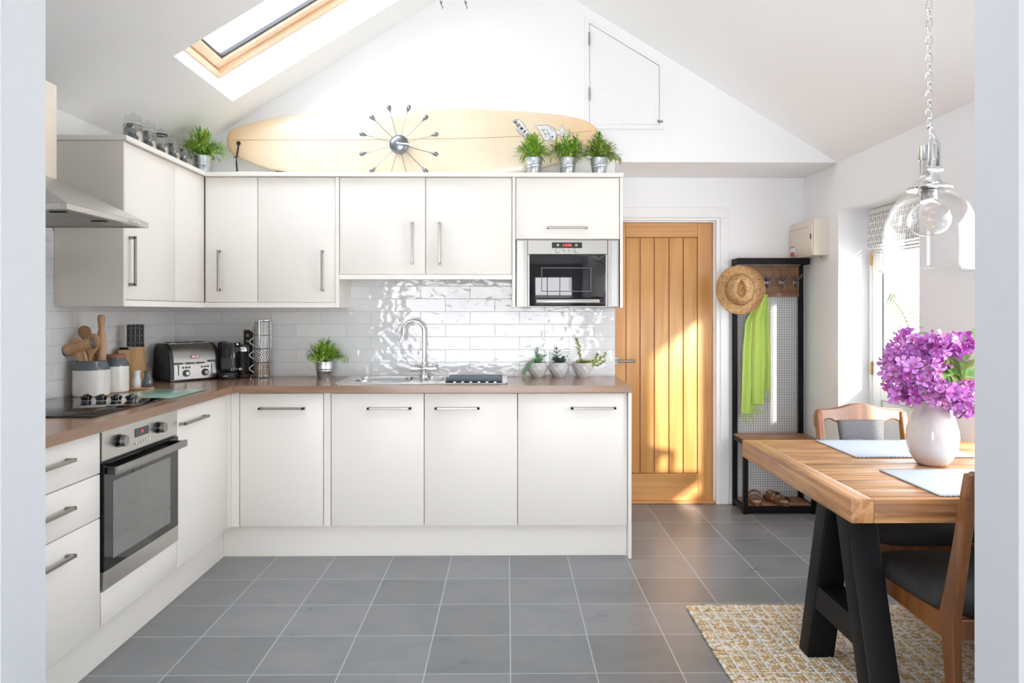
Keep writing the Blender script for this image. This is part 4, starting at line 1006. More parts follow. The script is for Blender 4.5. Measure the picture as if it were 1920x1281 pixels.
# ------------------------------------------------------------------ glass jars on the left cabinet top
for k, (x, y, r, lab) in enumerate(((-1.835, 3.555, .045, 'largest glass jar of stones at the near end of the cabinet top'), (-1.835, 3.70, .040, 'glass jar of pinkish stones, second from the near end of the cabinet top'),
        (-1.835, 3.835, .040, 'middle glass jar, the least filled, with a dark seal'), (-1.835, 3.97, .040, 'glass jar of pale shells, fourth from the near end'), (-1.835, 4.10, .038, 'glass jar next to the bucket plant on the cabinet top'))):
    q = thing('glass_jar', lab, 'jar', (x, y, ZC), 0, 'glass jars on the left cabinet top')
    m = MB(q, local=True); m.lathe([(0, 0), (r*.95, 0), (r, .004), (r, .108), (r*.95, .120), (r*.82, .128), (r*.82, .138)], seg=32, cap=False); m.build('glass_body', M['jar'])
    m = MB(q, local=True); hh = .08 if k == 2 else .113; m.lathe([(0, .003), (r*.92, .003), (r*.93, hh), (r*.6, hh+.006), (0, hh+.004)], seg=24); m.build('contents', M['shells'])
    m = MB(q, local=True); m.lathe([(0, .1385), (r*.86, .1385), (r*.86, .154), (r*.8, .158), (.008, .159), (.006, .163), (.010, .171), (.007, .177), (0, .178)], seg=32, cap=False); m.build('lid', M['jar'])
    if k == 2:
        m = MB(q, local=True); m.lathe([(r*.83, .129), (r*.86, .131), (r*.86, .136), (r*.83, .138)], seg=32, cap=False); m.build('seal', M['black'])

# ------------------------------------------------------------------ surfboard
bx, bz = -.575, 2.355
t = thing('surfboard', 'long cream surfboard with orange tinted ends leaning on the wall over the cabinets', 'surfboard', (bx, 4.40, ZC))
top = [(425, 264), (426, 256), (430, 247), (437, 241), (450, 237), (475, 229.5), (500, 222.5), (540, 216), (575, 211), (625, 207), (675, 204), (740, 201.5), (800, 200.5), (880, 201.7), (963, 206), (1030, 210), (1077, 217.5), (1102, 225), (1113, 232), (1120, 238), (1121, 244)]
bot = [(425, 264), (427, 275), (430, 283), (437, 290), (450, 297.5), (475, 307.5), (512, 320), (560, 328), (620, 334), (680, 338), (740, 339.5), (800, 339.5), (880, 337), (950, 330), (1010, 318), (1060, 302), (1090, 286), (1105, 274), (1112, 263), (1118, 254), (1121, 244)]
S_ = 1351/4.40
def interp(P, x):
    for a, b_ in zip(P, P[1:]):
        if a[0] <= x <= b_[0] and b_[0] > a[0]: return a[1]+(b_[1]-a[1])*(x-a[0])/(b_[0]-a[0])
    return P[-1][1]
stations = [425.2, 427, 431, 438, 450, 465, 485, 512, 550, 600, 660, 720, 780, 840, 900, 960, 1010, 1050, 1080, 1100, 1110, 1117, 1120.5]
def ypos(x): u = (x-425)/696; return 4.445-.055*4*(u-.5)**2*0 + .0
rs = []; n = 16
for x in stations:
    zt = 1.33+(585.5-interp(top, x))/S_; zb = 1.33+(585.5-interp(bot, x))/S_
    X = (x-951)/S_ ; cz = (zt+zb)/2; hz = max(.004, (zt-zb)/2); th = .033*min(1, (hz/.12))
    u = (x-425)/696; yy = 4.412+(.012 if u > .5 else 0)
    ring = []
    for k in range(n*2):
        a = 2*PI*k/(n*2); ca, sa = math.cos(a), math.sin(a)
        zz = cz+hz*math.copysign(abs(sa)**.8, sa)
        ring.append(Vector((X, 4.405-th*math.copysign(abs(ca)**.7, ca)*.8+(zz-ZC)*.06, zz)))
    rs.append(ring)
m = MB(t); m.off = Vector((bx, 4.40, ZC)); m.rings(rs); bo = m.build('foam_body', M['board'], sharp=60)
def front(x, z):   # y of the front surface
    zt = 1.33+(585.5-interp(top, x))/S_; zb = 1.33+(585.5-interp(bot, x))/S_; hz = max(.004, (zt-zb)/2); cz = (zt+zb)/2
    th = .033*min(1, hz/.12); s = max(-1, min(1, (z-cz)/hz)); sa = math.copysign(abs(s)**1.25, s); ca = math.sqrt(max(0, 1-sa*sa))
    return 4.405-th*.8*ca**.7+(z-ZC)*.06
m = MB(t); pts = []
for x in range(428, 1120, 12):
    y = interp([(425, 264), (600, 264.5), (870, 260.5), (980, 256), (1050, 252), (1121, 243.5)], x); z = 1.33+(585.5-y)/S_; pts.append(((x-951)/S_, front(x, z)+.0005, z))
m.tube(pts, .0017, 6); m.build('stringer', M['stringer'], bo)
def deco(px, py): z = 1.33+(585.5-py)/S_; return Vector(((px-951)/S_, front(px, z)-.0015, z))
m = MB(t); p = deco(450, 270.5); m.cyl(p+Vector((0, .004, 0)), p-Vector((0, .003, 0)), .013, .013, 20); lp = m.build('leash_plug', M['black'], bo)
m = MB(t); q = p-Vector((0, .004, 0))
m.tube([q+Vector((.001, 0, 0)), q+Vector((-.004, -.006, -.04)), q+Vector((-.010, -.006, -.082)), q+Vector((-.010, -.004, -.10)), q+Vector((-.008, 0, -.14)), q+Vector((-.006, .0, -.172))], .0028, 6)
m.tube([q+Vector((.004, 0, 0)), q+Vector((.002, -.008, -.05)), q+Vector((-.008, -.007, -.085)), q+Vector((-.013, -.004, -.12)), q+Vector((-.010, 0, -.172))], .0025, 6)
m.tube([q+Vector((-.024, -.006, -.084)), q+Vector((-.012, -.009, -.088)), q+Vector((.0, -.006, -.08))], .0035, 6)
m.build('leash_cord', M['cord'], lp)
m = MB(t); m.prism([((505-951)/S_, ZC+.03), ((560-951)/S_, ZC+.03), ((545-951)/S_, ZC+.052), ((520-951)/S_, ZC+.056)], 4.40, 4.412, 'Y'); m.build('fin', M['black'], bo)
# decals: lettering ribbon, shield with star, fish
def poly(m, P, d=.0, w=None):
    pts = [deco(*p) - Vector((0, d, 0)) for p in P]
    if w: m.tube(pts, w, 5, closed=True)
    else:
        vs = [m.bm.verts.new(p) for p in pts]; m.face(vs)
rib = [(959, 228), (966, 224), (975, 224), (981, 231), (986, 240), (992, 248), (997, 256), (1000, 262), (993, 263), (984, 257), (976, 250), (968, 242), (971, 239), (966, 230)]
rib2 = [(968, 242), (976, 246), (982, 253), (988, 262), (980, 256), (973, 250)]
shd = [(1003, 237), (1012, 235), (1022, 234), (1031, 236), (1038, 241), (1043, 248), (1044, 262), (1038, 264), (1028, 265), (1020, 263), (1014, 252), (1009, 242)]
fish = [(1037, 240), (1048, 246), (1054, 233), (1058, 245), (1066, 246), (1074, 250), (1068, 255), (1058, 256), (1052, 256), (1046, 252), (1042, 262), (1043, 250)]
for P in (rib, rib2, shd, fish):
    m = MB(t); poly(m, P, .0004); dc = m.build('decal', M['sticker'], bo, smooth=False, recalc=False)
    m = MB(t); poly(m, P, .0005, .0011); m.build('decal_outline', M['ink'], bo)
m = MB(t)
def stroke(P, w=.0013): m.tube([deco(*p)-Vector((0, .0006, 0)) for p in P], w, 5)
stroke([(1014, 244), (1024, 243)]); stroke([(1018, 244), (1024, 258)]); stroke([(1026, 243), (1033, 262)]); stroke([(1022, 252), (1030, 251)]); stroke([(1030, 238), (1037, 246)]); stroke([(1028, 262), (1036, 261)])
for k in range(9): stroke([(1050+k*2.4, 246.5), (1050+k*2.4, 250)], .0007)
stroke([(1048, 252), (1074, 250)], .0008)
c = deco(1035.5, 257)-Vector((0, .0006, 0)); st = []
for k in range(10):
    rr = .009 if k % 2 == 0 else .004; st.append(m.bm.verts.new(c+Vector((rr*math.sin(k*PI/5), 0, rr*math.cos(k*PI/5)))))
m.face(st); m.build('decal_mark', M['ink'], bo)
for k, ch in enumerate('HOMEGR'):
    c = deco(966.5+k*5.6, 229+k*6.2)
    text(ch, .026, M['ink'], bo, Matrix.Translation(c-Vector((0, .0012, 0))) @ Matrix.Rotation(R(38), 4, 'Y') @ FACE_CAM, off=t.location, bold=.0012, sx=.9)

# sunburst clock hanging in front of the surfboard
cx, cy, cz = (748-951)*4.33/1351, 4.335, 1.33+(585.5-270.5)*4.33/1351
t = thing('wall_clock', 'steel sunburst clock with twelve ball tipped spokes in front of the surfboard', 'clock', (cx, cy, cz))
m = MB(t, local=True); m.lathe([(.052, -.02), (.058, -.014), (.058, -.004), (.052, .004), (.03, .012), (0, .015)], seg=40, M=Matrix.Rotation(R(90), 4, 'X')); hub = m.build('hub', M['dullsteel'])
for k in range(12):
    a = R(15+30*k); d = Vector((math.cos(a), 0, math.sin(a)))
    L = .195
    m = MB(t, local=True); m.cyl(d*.05, d*L, .0019, .0019, 8); sp = m.build('spoke', M['dullsteel'])
    q = d.to_track_quat('Z', 'Y').to_matrix().to_4x4(); q.translation = d*L
    m = MB(t, local=True); m.lathe([(.0028, 0), (.005, .010), (.010, .020), (.0135, .031), (.0125, .041), (.007, .048), (0, .050)], seg=16, M=q); m.build('ball_tip', M['dullsteel'], sp)
m = MB(t, local=True); m.tube([(-.012, -.021, .004), (.10, -.021, -.014)], [.0045, .0012], 6); m.build('minute_hand', M['plastic'])
m = MB(t, local=True); m.tube([(-.01, -.018, .002), (.06, -.018, 0)], [.004, .002], 6); m.build('hour_hand', M['plastic'])
# the clock's wall hook rests on the board
m = MB(t, local=True); m.cyl((0, .0205, 0), (0, .05, 0), .012); m.build('hanging_bracket', M['dullsteel'])

# hanging fittings from the ceiling at the top of the picture
for px, lab in ((828, 'left one of two small dark hooks hanging on thin wires from the ceiling'), (874, 'right one of two small dark hooks hanging on thin wires from the ceiling')):
    x = (px-951)*3.7/1351; z = 1.33+(585.5-15)*3.7/1351; zt = zc(x)
    q = thing('hanging_hook', lab, 'hook', (x, 3.7, z), 0, 'hanging hooks near the ridge')
    m = MB(q, local=True); m.tube([(0, 0, .012), (-.008, 0, .04), (-.004, 0, zt-z+.01)], .0022, 6); m.build('wire', M['pewter'])
    m = MB(q, local=True); m.sphere((-.003, 0, .026), .007, 10, (1, 1, 1.2)); m.tube([(-.002, 0, .022), (.001, 0, .01), (.006, 0, 0), (.002, 0, -.004)], .0028, 6); m.build('hook_end', M['pewter'])
# ------------------------------------------------------------------ fuse box
t = thing('fuse_box', 'beige plastic fuse box mounted high on the right wall above the coat rack', 'fuse box', (2.0, 4.78, 1.697))
m = MB(t); m.prism([(1.962, 1.697), (2.0595, 1.697), (2.0595, 1.928), (1.962, 1.928)], 4.592, 4.96, 'Y'); m.build('casing', M['beige'])
m = MB(t)
P = [(1.961, 1.702), (1.961, 1.924), (1.955, 1.915), (1.951, 1.87), (1.951, 1.76), (1.955, 1.71)]
m.prism(P, 4.60, 4.952, 'Y'); m.build('cover', M['beige'])
for z in (1.90, 1.885, 1.87, 1.855):
    m = MB(t); m.box(1.9500, 1.9515, 4.66, 4.95, z, z+.001); m.build('groove', M['darkgrey']) if z == 1.885 else m.bm.free()
m = MB(t); m.box(1.9470, 1.9506, 4.86, 4.93, 1.712, 1.775); st = m.build('warning_sticker', M['sticker'])
m = MB(t); m.box(1.9462, 1.9472, 4.862, 4.928, 1.712, 1.738); m.box(1.9462, 1.9472, 4.862, 4.928, 1.768, 1.775); m.build('red_band', M['red'], st)
m = MB(t); m.box(1.9465, 1.9515, 4.603, 4.613, 1.80, 1.835, .001); m.build('latch', M['black'])
m = MB(t); m.tube([(2.04, 4.66, 1.697), (2.04, 4.66, 1.68)], .006); m.build('cable_gland', M['pewter'])

# ------------------------------------------------------------------ coat rack bench
RX0, RX1, RY0, RY1 = 1.553, 2.038, 4.716, 4.962
t = thing('coat_rack', 'black metal and reclaimed wood coat rack with a bench, beside the oak door', 'coat rack', (1.79, 4.84, 0))
m = MB(t)
def bar(x0, x1, y0, y1, z0, z1): m.box(x0, x1, y0, y1, z0, z1, .0015)
w = .03
bar(RX0, RX0+w, RY1-w, RY1, 0, 1.652); bar(RX1-w, RX1, RY1-w, RY1, 0, 1.652)
bar(RX0, RX0+w, RY0, RY0+w, 0, .455); bar(RX1-w, RX1, RY0, RY0+w, 0, .455)
for z0, z1 in ((.018, .052), (.4555, .486)):
    bar(RX0, RX1, RY0, RY0+w*.8, z0, z1) if z0 > .4 else bar(RX0+w, RX1-w, RY0+.001, RY0+w*.8, z0, z1)
    bar(RX0, RX0+w*.8, RY0+w, RY1-w, z0, z1); bar(RX1-w*.8, RX1, RY0+w, RY1-w, z0, z1); bar(RX0+w, RX1-w, RY1-w*.8, RY1, z0, z1)
m.build('frame', M['blackmetal'])
m = MB(t)
bar(RX0-.004, RX1+.004, 4.835, 4.850, 1.6525, 1.694); bar(RX0-.004, RX0+.010, 4.850, RY1, 1.6525, 1.694); bar(RX1-.010, RX1+.004, 4.850, RY1, 1.6525, 1.694)
tf = m.build('top_rim', M['blackmetal'])
m = MB(t); m.box(RX0+.0105, RX1-.0105, 4.8505, RY1, 1.660, 1.697, .002); m.build('top_shelf', M['reclaim'])
m = MB(t); m.box(RX0+w, RX1-w, RY1-.026, RY1-.004, 1.436, 1.6515, .002); hb = m.build('hook_board', M['reclaim'])
m = MB(t)
for xa, xb in ((1.66, 1.78), (1.80, 1.90), (1.86, 1.96), (1.93, 2.00)): m.tube([(xa, RY1-.0262, 1.650), (xb, RY1-.0262, 1.438)], .0013, 5)
m.build('board_joints', M['ink'], hb)
m = MB(t); m.box(RX0+.002, RX1-.002, RY0+.001, RY1-.003, .4865, .498, .002); m.build('bench_seat', M['bench'])
m = MB(t); m.box(RX0+.0245, RX1-.0245, RY0+.0245, RY1-.0245, .038, .056, .002); m.build('shoe_shelf', M['bench'])
m = MB(t); s = .0166
yy = RY1-.031
k = 0
x = RX0+.004
while x < RX1-.003: m.box(x-.0006, x+.0006, yy-.0008, yy+.0008, .057, .455); m.box(x-.0006, x+.0006, yy-.0008, yy+.0008, .4985, 1.436); x += s
z = .065
while z < 1.436:
    if not (.455 < z < .499): m.box(RX0+.003, RX1-.003, yy-.0024, yy-.001, z-.0006, z+.0006)
    z += s
m.build('wire_mesh', M['blackmetal'], smooth=False)
for k, x in enumerate((1.600, 1.692, 1.785, 1.888, 1.985)):
    m = MB(t); Y = RY1-.026; z = 1.535
    m.box(x-.022, x+.022, Y-.006, Y-.0002, z-.012, z+.012, .003, 2); m.box(x-.009, x+.009, Y-.008, Y-.0061, z-.03, z+.03, .003)
    m.tube([(x, Y-.006, z-.012), (x, Y-.02, z-.035), (x, Y-.038, z-.034), (x, Y-.042, z-.015)], .005, 8)
    for s_ in (-1, 1): m.tube([(x, Y-.008, z+.01), (x+s_*.008, Y-.028, z+.018), (x+s_*.022, Y-.045, z+.045)], [.006, .005, .004], 8); m.sphere((x+s_*.022, Y-.045, z+.047), .0065, 10)
    m.build('coat_hook', M['pewter'])

# straw hat (local Z = crown axis, turned to face the room)
hx, hy, hz = 1.556, 4.800, 1.478
t = thing('straw_hat', 'woven straw hat with a thin dark band hanging on the coat rack', 'hat', (hx, hy, hz)); t.rotation_euler = (R(84), R(0), R(-14))
m = MB(t, local=True)
prof = [(.155, .024), (.157, .020), (.150, .010), (.130, .002), (.108, .001), (.096, .004), (.089, .012), (.086, .030), (.080, .065), (.072, .088), (.066, .095), (.060, .100), (.055, .103), (.050, .1045)]+[(.047-.003*i, .105) for i in range(15)]+[(.0, .105)]
seg = 56; rs = []
for r, z in prof:
    ring = []
    for k in range(seg):
        a = 2*PI*k/seg; x = r*math.cos(a)*1.0; y = r*math.sin(a)*(1.06 if r > .1 else 1.13); zz = z
        if r > .09: zz += .012*math.cos(2*a)*(r-.09)/.065 + .004*math.sin(3*a+1)
        if r < .075:   # pinched teardrop crown
            hw_ = .034-.020*max(0, min(1, (y+.02)/.09)); e_ = (abs(x)/hw_)**2+(((y+.005)/.062)**2)
            zz -= .042*(max(0, 1-e_)**.45 if e_ < 1 else 0)
            zz -= .018*math.exp(-(((abs(x)-.062)/.016)**2))*math.exp(-(((y-.03)/.035)**2))
        ring.append(Vector((x, y, zz)))
    rs.append(ring)
m.rings(rs, cap0=False, cap1=True)
o = m.build('straw_body', M['straw'], sharp=70)
sd = o.modifiers.new('thickness', 'SOLIDIFY'); sd.thickness = .003; sd.offset = -1
m = MB(t, local=True); m.tube([(.0895*math.cos(2*PI*k/48), .0895*1.13*math.sin(2*PI*k/48), .018+.001*math.sin(k)) for k in range(48)], .0036, 6, closed=True); m.build('hat_band', M['black'])
m = MB(t, local=True); m.cyl((0, .062, .086), (0, .062, .090), .009, .007, 12); m.build('eyelet', M['black'])

# scarf
t = thing('scarf', 'lime green fringed scarf hanging from a coat rack hook beside the hat', 'scarf', (1.69, 4.89, .6))
def px2(px, py, d=4.88): return ((px-951)*d/1351, 1.33+(585.5-py)*d/1351)
cols = [  # (px_left, px_right) at rows for three hanging folds
    ([(1422, 1436), (1398, 1421), (1394, 1421), (1392, 1420), (1391, 1413)], 557, 776, 4.892),
    ([(1427, 1441), (1412, 1434), (1411, 1434), (1410, 1434), (1412, 1434)], 552, 758, 4.872),
    ([(1432, 1443), (1428, 1444), (1429, 1446), (1430, 1447), (1429, 1447)], 557, 732, 4.898)]
m = MB(t); frg = []
for ci, (rows, y0, y1, yd) in enumerate(cols):
    rs = []; N = 22
    for i in range(N+1):
        u = i/N; f = u*(len(rows)-1); k = min(len(rows)-2, int(f)); g = f-k; g = g*g*(3-2*g)
        a = rows[k][0]*(1-g)+rows[k+1][0]*g; b_ = rows[k][1]*(1-g)+rows[k+1][1]*g
        py = y0+(y1-y0)*u; xa, z = px2(a, py, yd); xb, _ = px2(b_, py, yd); cx_ = (xa+xb)/2; hw = (xb-xa)/2
        ring = []
        for q in range(28):
            an = 2*PI*q/28; rp = .013*(1+.8*math.cos(4*an+ci*2+u*.8))
            ring.append(Vector((cx_+hw*math.cos(an), yd+(rp)*math.sin(an)+.004*math.sin(6*u+ci), z)))
        rs.append(ring)
    m.rings(rs); frg.append((xa, xb, z, yd))
m.build('cloth', M['scarf'], sharp=80)
rnd = random.Random(4); m = MB(t)
for xa, xb, z, yd in frg:
    for k in range(15):
        x = xa+(xb-xa)*(k+.5)/15; dx = rnd.uniform(-.012, .012); L = rnd.uniform(.06, .085)
        m.tube([(x, yd-.005, z+.004), (x+dx*.4, yd-.008, z-L*.5), (x+dx, yd-.006, z-L)], .0011, 4)
m.build('fringe', M['scarf'], smooth=False)

# sandals
def sandal(loc, rz, lab, mir):
    t = thing('sandal', lab, 'sandal', loc, rz, 'brown sandals on the shoe shelf')
    out = []
    n = 28
    for k in range(n):
        a = 2*PI*k/n; y = -.125*math.cos(a); wv = .040+.010*math.cos(a)*1.0 if True else 0
        out.append((wv*math.sin(a)+mir*.004*math.cos(a), y))
    def lay(s, z0, z1): return [[Vector((x*s, y*s, z0)) for x, y in out], [Vector((x*s, y*s, z1)) for x, y in out]]
    m = MB(t, local=True); m.rings(lay(1, 0, .012)+lay(1, .012, .022)[1:]); m.build('sole', M['leather'])
    m = MB(t, local=True); m.rings(lay(.93, .0222, .027)); m.build('footbed', M['footbed'])
    for y0, wd, hgt in ((-.058, .052, .054), (.022, .056, .066)):
        m = MB(t, local=True); rs = []
        for k in range(13):
            a = PI*k/12; ww = .049-.006*(y0 > 0)
            ring = []
            for (dy, dr) in ((-wd/2, 0), (-wd/2, .0035), (wd/2, .0035), (wd/2, 0)):
                ring.append(Vector(((ww+dr)*math.cos(a), y0+dy+.004*math.sin(a), .018+(hgt-.018+dr)*math.sin(a)**.7)))
            rs.append(ring)
        m.rings(rs); s = m.build('strap', M['leather'])
        m = MB(t, local=True); m.box(-.010, .010, -.012, .012, 0, .003, .001, M=Matrix.Translation((.030*mir, y0, .018+(hgt-.018)*.86+.004)) @ Matrix.Rotation(R(34*mir), 4, 'Y')); m.build('buckle', M['brass'], s)
sandal((1.665, 4.825, .0565), R(-14), 'left brown leather sandal on the shelf of the coat rack', 1)
sandal((1.800, 4.815, .0565), R(20), 'right brown leather sandal on the shelf of the coat rack', -1)

# roman blind on the glazed door
t = thing('roman_blind', 'folded roman blind with grey leaf strokes hung on the glazed door', 'blind', (2.235, 4.02, 1.68))
m = MB(t); P = [(2.237, 1.925), (2.240, 1.925), (2.240, 1.72), (2.232, 1.70), (2.226, 1.715), (2.224, 1.732)]
y0, y1 = 3.625, 4.415
m.rings([[Vector((2.236+.002*0, y, 1.93)) for y in (y0, y1)] + [Vector((2.240, y1, 1.93)), Vector((2.240, y0, 1.93))],
         [Vector((2.218, y, 1.735)) for y in (y0, y1)] + [Vector((2.224, y1, 1.733)), Vector((2.224, y0, 1.733))]]); cl = m.build('cloth', M['blind'], smooth=False)
for k in range(3):
    m = MB(t); z = 1.722-k*.018; x = 2.222+k*.004; a = .03*k; m.box(x, x+.014, y0+a*.3, y1-a*.5, z-.007, z+.006, .004, 2); m.build('fold', M['blind'], cl)
m = MB(t); m.box(2.236, 2.248, y0, y1, 1.9305, 1.945, .002); m.build('headrail', M['plastic'])
m = MB(t); m.tube([(2.226, 4.36, 1.72), (2.226, 4.362, 1.60), (2.228, 4.36, 1.52)], .0012, 5); m.build('cord', M['bud'])

# radiator
t = thing('radiator', 'white ribbed radiator on the right wall under the table', 'radiator', (2.01, 2.7, .14))
m = MB(t); m.box(1.985, 2.035, 2.25, 3.18, .14, .54, .008, 2)
for k in range(24): m.box(1.975, 1.9849, 2.27+k*.038, 2.29+k*.038, .16, .52, .004)
m.build('panel', M['radiator'])
m = MB(t); m.tube([(2.01, 3.18, .17), (2.01, 3.21, .17), (2.01, 3.21, .0)], .0075, 8); m.tube([(2.01, 3.18, .48), (2.01, 3.23, .48), (2.03, 3.23, .48), (2.057, 3.23, .48)], .0075, 8); m.build('pipe', M['chrome'])
m = MB(t); m.cyl((1.99, 3.215, .38), (1.99, 3.215, .425), .014, .014, 16); m.cyl((1.99, 3.215, .05), (1.99, 3.215, .38), .005); m.build('valve_cap', M['red'])

# ------------------------------------------------------------------ rug
t = thing('rug', 'woven jute and cream rug under the dining table', 'rug', (1.5, 2.5, .0005))
RGX0, RGX1, RGY0, RGY1 = .812, 2.03, 1.90, 3.24
m = MB(t); m.box(RGX0+.006, RGX1, RGY0, RGY1-.006, .0005, .006); m.build('backing', M['jutebase'])
m = MB(t); rnd = random.Random(9); row = 0; y = RGY0+.01
def nub(c, sx, sy, sz, rot):
    n = 6; ca, sa = math.cos(rot), math.sin(rot); V = []
    for hz_, rr in ((0, 1.0), (.75, .78), (1.0, .3)):
        V.append([m.bm.verts.new((c[0]+(sx*rr*math.cos(2*PI*k/n))*ca-(sy*rr*math.sin(2*PI*k/n))*sa, c[1]+(sx*rr*math.cos(2*PI*k/n))*sa+(sy*rr*math.sin(2*PI*k/n))*ca, c[2]+sz*hz_)) for k in range(n)])
    for i in range(2):
        for k in range(n): m.face([V[i][k], V[i][(k+1) % n], V[i+1][(k+1) % n], V[i+1][k]])
    m.face(V[2])
while y < RGY1:
    cream = (row % 7 == 6)
    x = RGX0+rnd.uniform(-.003, .004); step = .0150; col = 0
    while x < RGX1-.005:
        cc = (col % 4 == 3)
        if cream: m.mi = 2 if rnd.random() < .8 else 1
        elif cc: m.mi = 2 if rnd.random() < .9 else 1
        else: m.mi = rnd.choice((0, 0, 1, 1, 3)) if rnd.random() < .85 else 2
        nub((x+rnd.uniform(-.001, .001), y+rnd.uniform(-.001, .001), .0058), .0112 if not cc else .0062, .0052, rnd.uniform(.0055, .008), (.38 if row % 2 else -.38)+rnd.uniform(-.15, .15))
        x += step if not cc else .011; col += 1
    y += .0094; row += 1
m.build('woven_strands', [M['jute'], M['jutel'], M['cotton'], M['bud']], sharp=70, recalc=False, kind=None)

# ------------------------------------------------------------------ dining table
TX0, TX1, TY0, TY1, TZ = 1.048, 2.03, 2.183, 3.205, .76
t = thing('dining_table', 'chunky rustic pine dining table on black A frame legs', 'table', (1.54, 2.69, 0))
m = MB(t); m.box(TX0, TX0+.070, TY0, TY1, TZ-.074, TZ, .003, 2); m.build('breadboard_end', M['tabley'])
ys = [TY0, 2.325, 2.44, 2.69, 2.83, 3.01, TY1]
for a, b_ in zip(ys, ys[1:]):
    m = MB(t); m.box(TX0+.0705, TX1, a+.0008, b_-.0008, TZ-.074, TZ, .0025, 2); m.build('plank', M['table'])
m = MB(t)   # splits in the old boards
rnd = random.Random(2)
for (x0, y0_, L, wv) in ((1.17, 2.318, .34, .0032), (1.13, 2.69, .30, .0016), (1.35, 3.01, .4, .0016), (1.14, 2.83, .12, .0018), (1.55, 2.62, .25, .001)):
    pts = [(x0+L*k/8, y0_+rnd.uniform(-.004, .004)) for k in range(9)]
    up_ = [Vector((x, y+wv*math.sin(PI*(k+.3)/8.6), TZ+.0004)) for k, (x, y) in enumerate(pts)]; dn = [Vector((x, y-wv*.6*math.sin(PI*(k+.3)/8.6), TZ+.0004)) for k, (x, y) in enumerate(pts)]
    m.rings([[dn[k], up_[k]] for k in range(9)], loop=False)
m.build('cracks', M['ink'], recalc=False)
def leg(y0, y1, z1, name='leg', xo=1.147):
    m = MB(t); w_ = .104; ty = .085
    c = [Vector((xo, y0, .0)), Vector((xo+w_, y0, 0)), Vector((xo+w_, y0+ty, 0)), Vector((xo, y0+ty, 0))]
    q = [Vector((xo, y1, z1)), Vector((xo+w_, y1, z1)), Vector((xo+w_, y1+ty, z1)), Vector((xo, y1+ty, z1))]
    m.rings([c, q]); bmesh.ops.recalc_face_normals(m.bm, faces=m.bm.faces[:]); bmesh.ops.bevel(m.bm, geom=m.bm.edges[:], offset=.007, segments=3, profile=.5, affect='EDGES')
    return m.build(name, M['blackmetal'], sharp=50)
for xo in (1.147, 1.86):
    leg(2.231, 2.44, .6855, xo=xo); leg(2.743, 2.56, .6855, xo=xo)
    m = MB(t); zt, zb = .315, .225; f = lambda z: 2.231+.305*z+.084; g_ = lambda z: 2.743-.26*z+.001
    m.prism([(f(zb), zb), (g_(zb), zb), (g_(zt), zt), (f(zt), zt)], xo+.004, xo+.10, 'X'); m.build('crossbar', M['blackmetal'])

# placemats
def placemat(label, x0, x1, y0, y1):
    t = thing('placemat', label, 'placemat', ((x0+x1)/2, (y0+y1)/2, TZ+.0008), 0, 'placemats on the table')
    m = MB(t, local=True); nx, ny = 60, 14; hx_, hy_ = (x1-x0)/2, (y1-y0)/2; V = []
    rnd = random.Random(int(x0*100+y0*10))
    for i in range(nx+1):
        V.append([])
        for j in range(ny+1):
            u = i/nx*2-1; v = j/ny*2-1; x = hx_*u; y = hy_*v
            if j in (0, ny): y += .0018*(1 if i % 2 else -1)
            z = .0045 + (.0035*max(0, v-.55)*abs(math.sin(u*7))) 
            V[-1].append(m.bm.verts.new((x, y, z)))
    for i in range(nx):
        for j in range(ny): m.face([V[i][j], V[i+1][j], V[i+1][j+1], V[i][j+1]])
    o = m.build('cloth', M['mat'], sharp=80); s = o.modifiers.new('thickness', 'SOLIDIFY'); s.thickness = .004; s.offset = -1
    return t
placemat('pale woven placemat at the far side of the table, behind the vase', 1.362, 1.84, 2.80, 3.17)
placemat('pale blue grey woven placemat at the near side of the table', 1.335, 1.80, 2.205, 2.575)

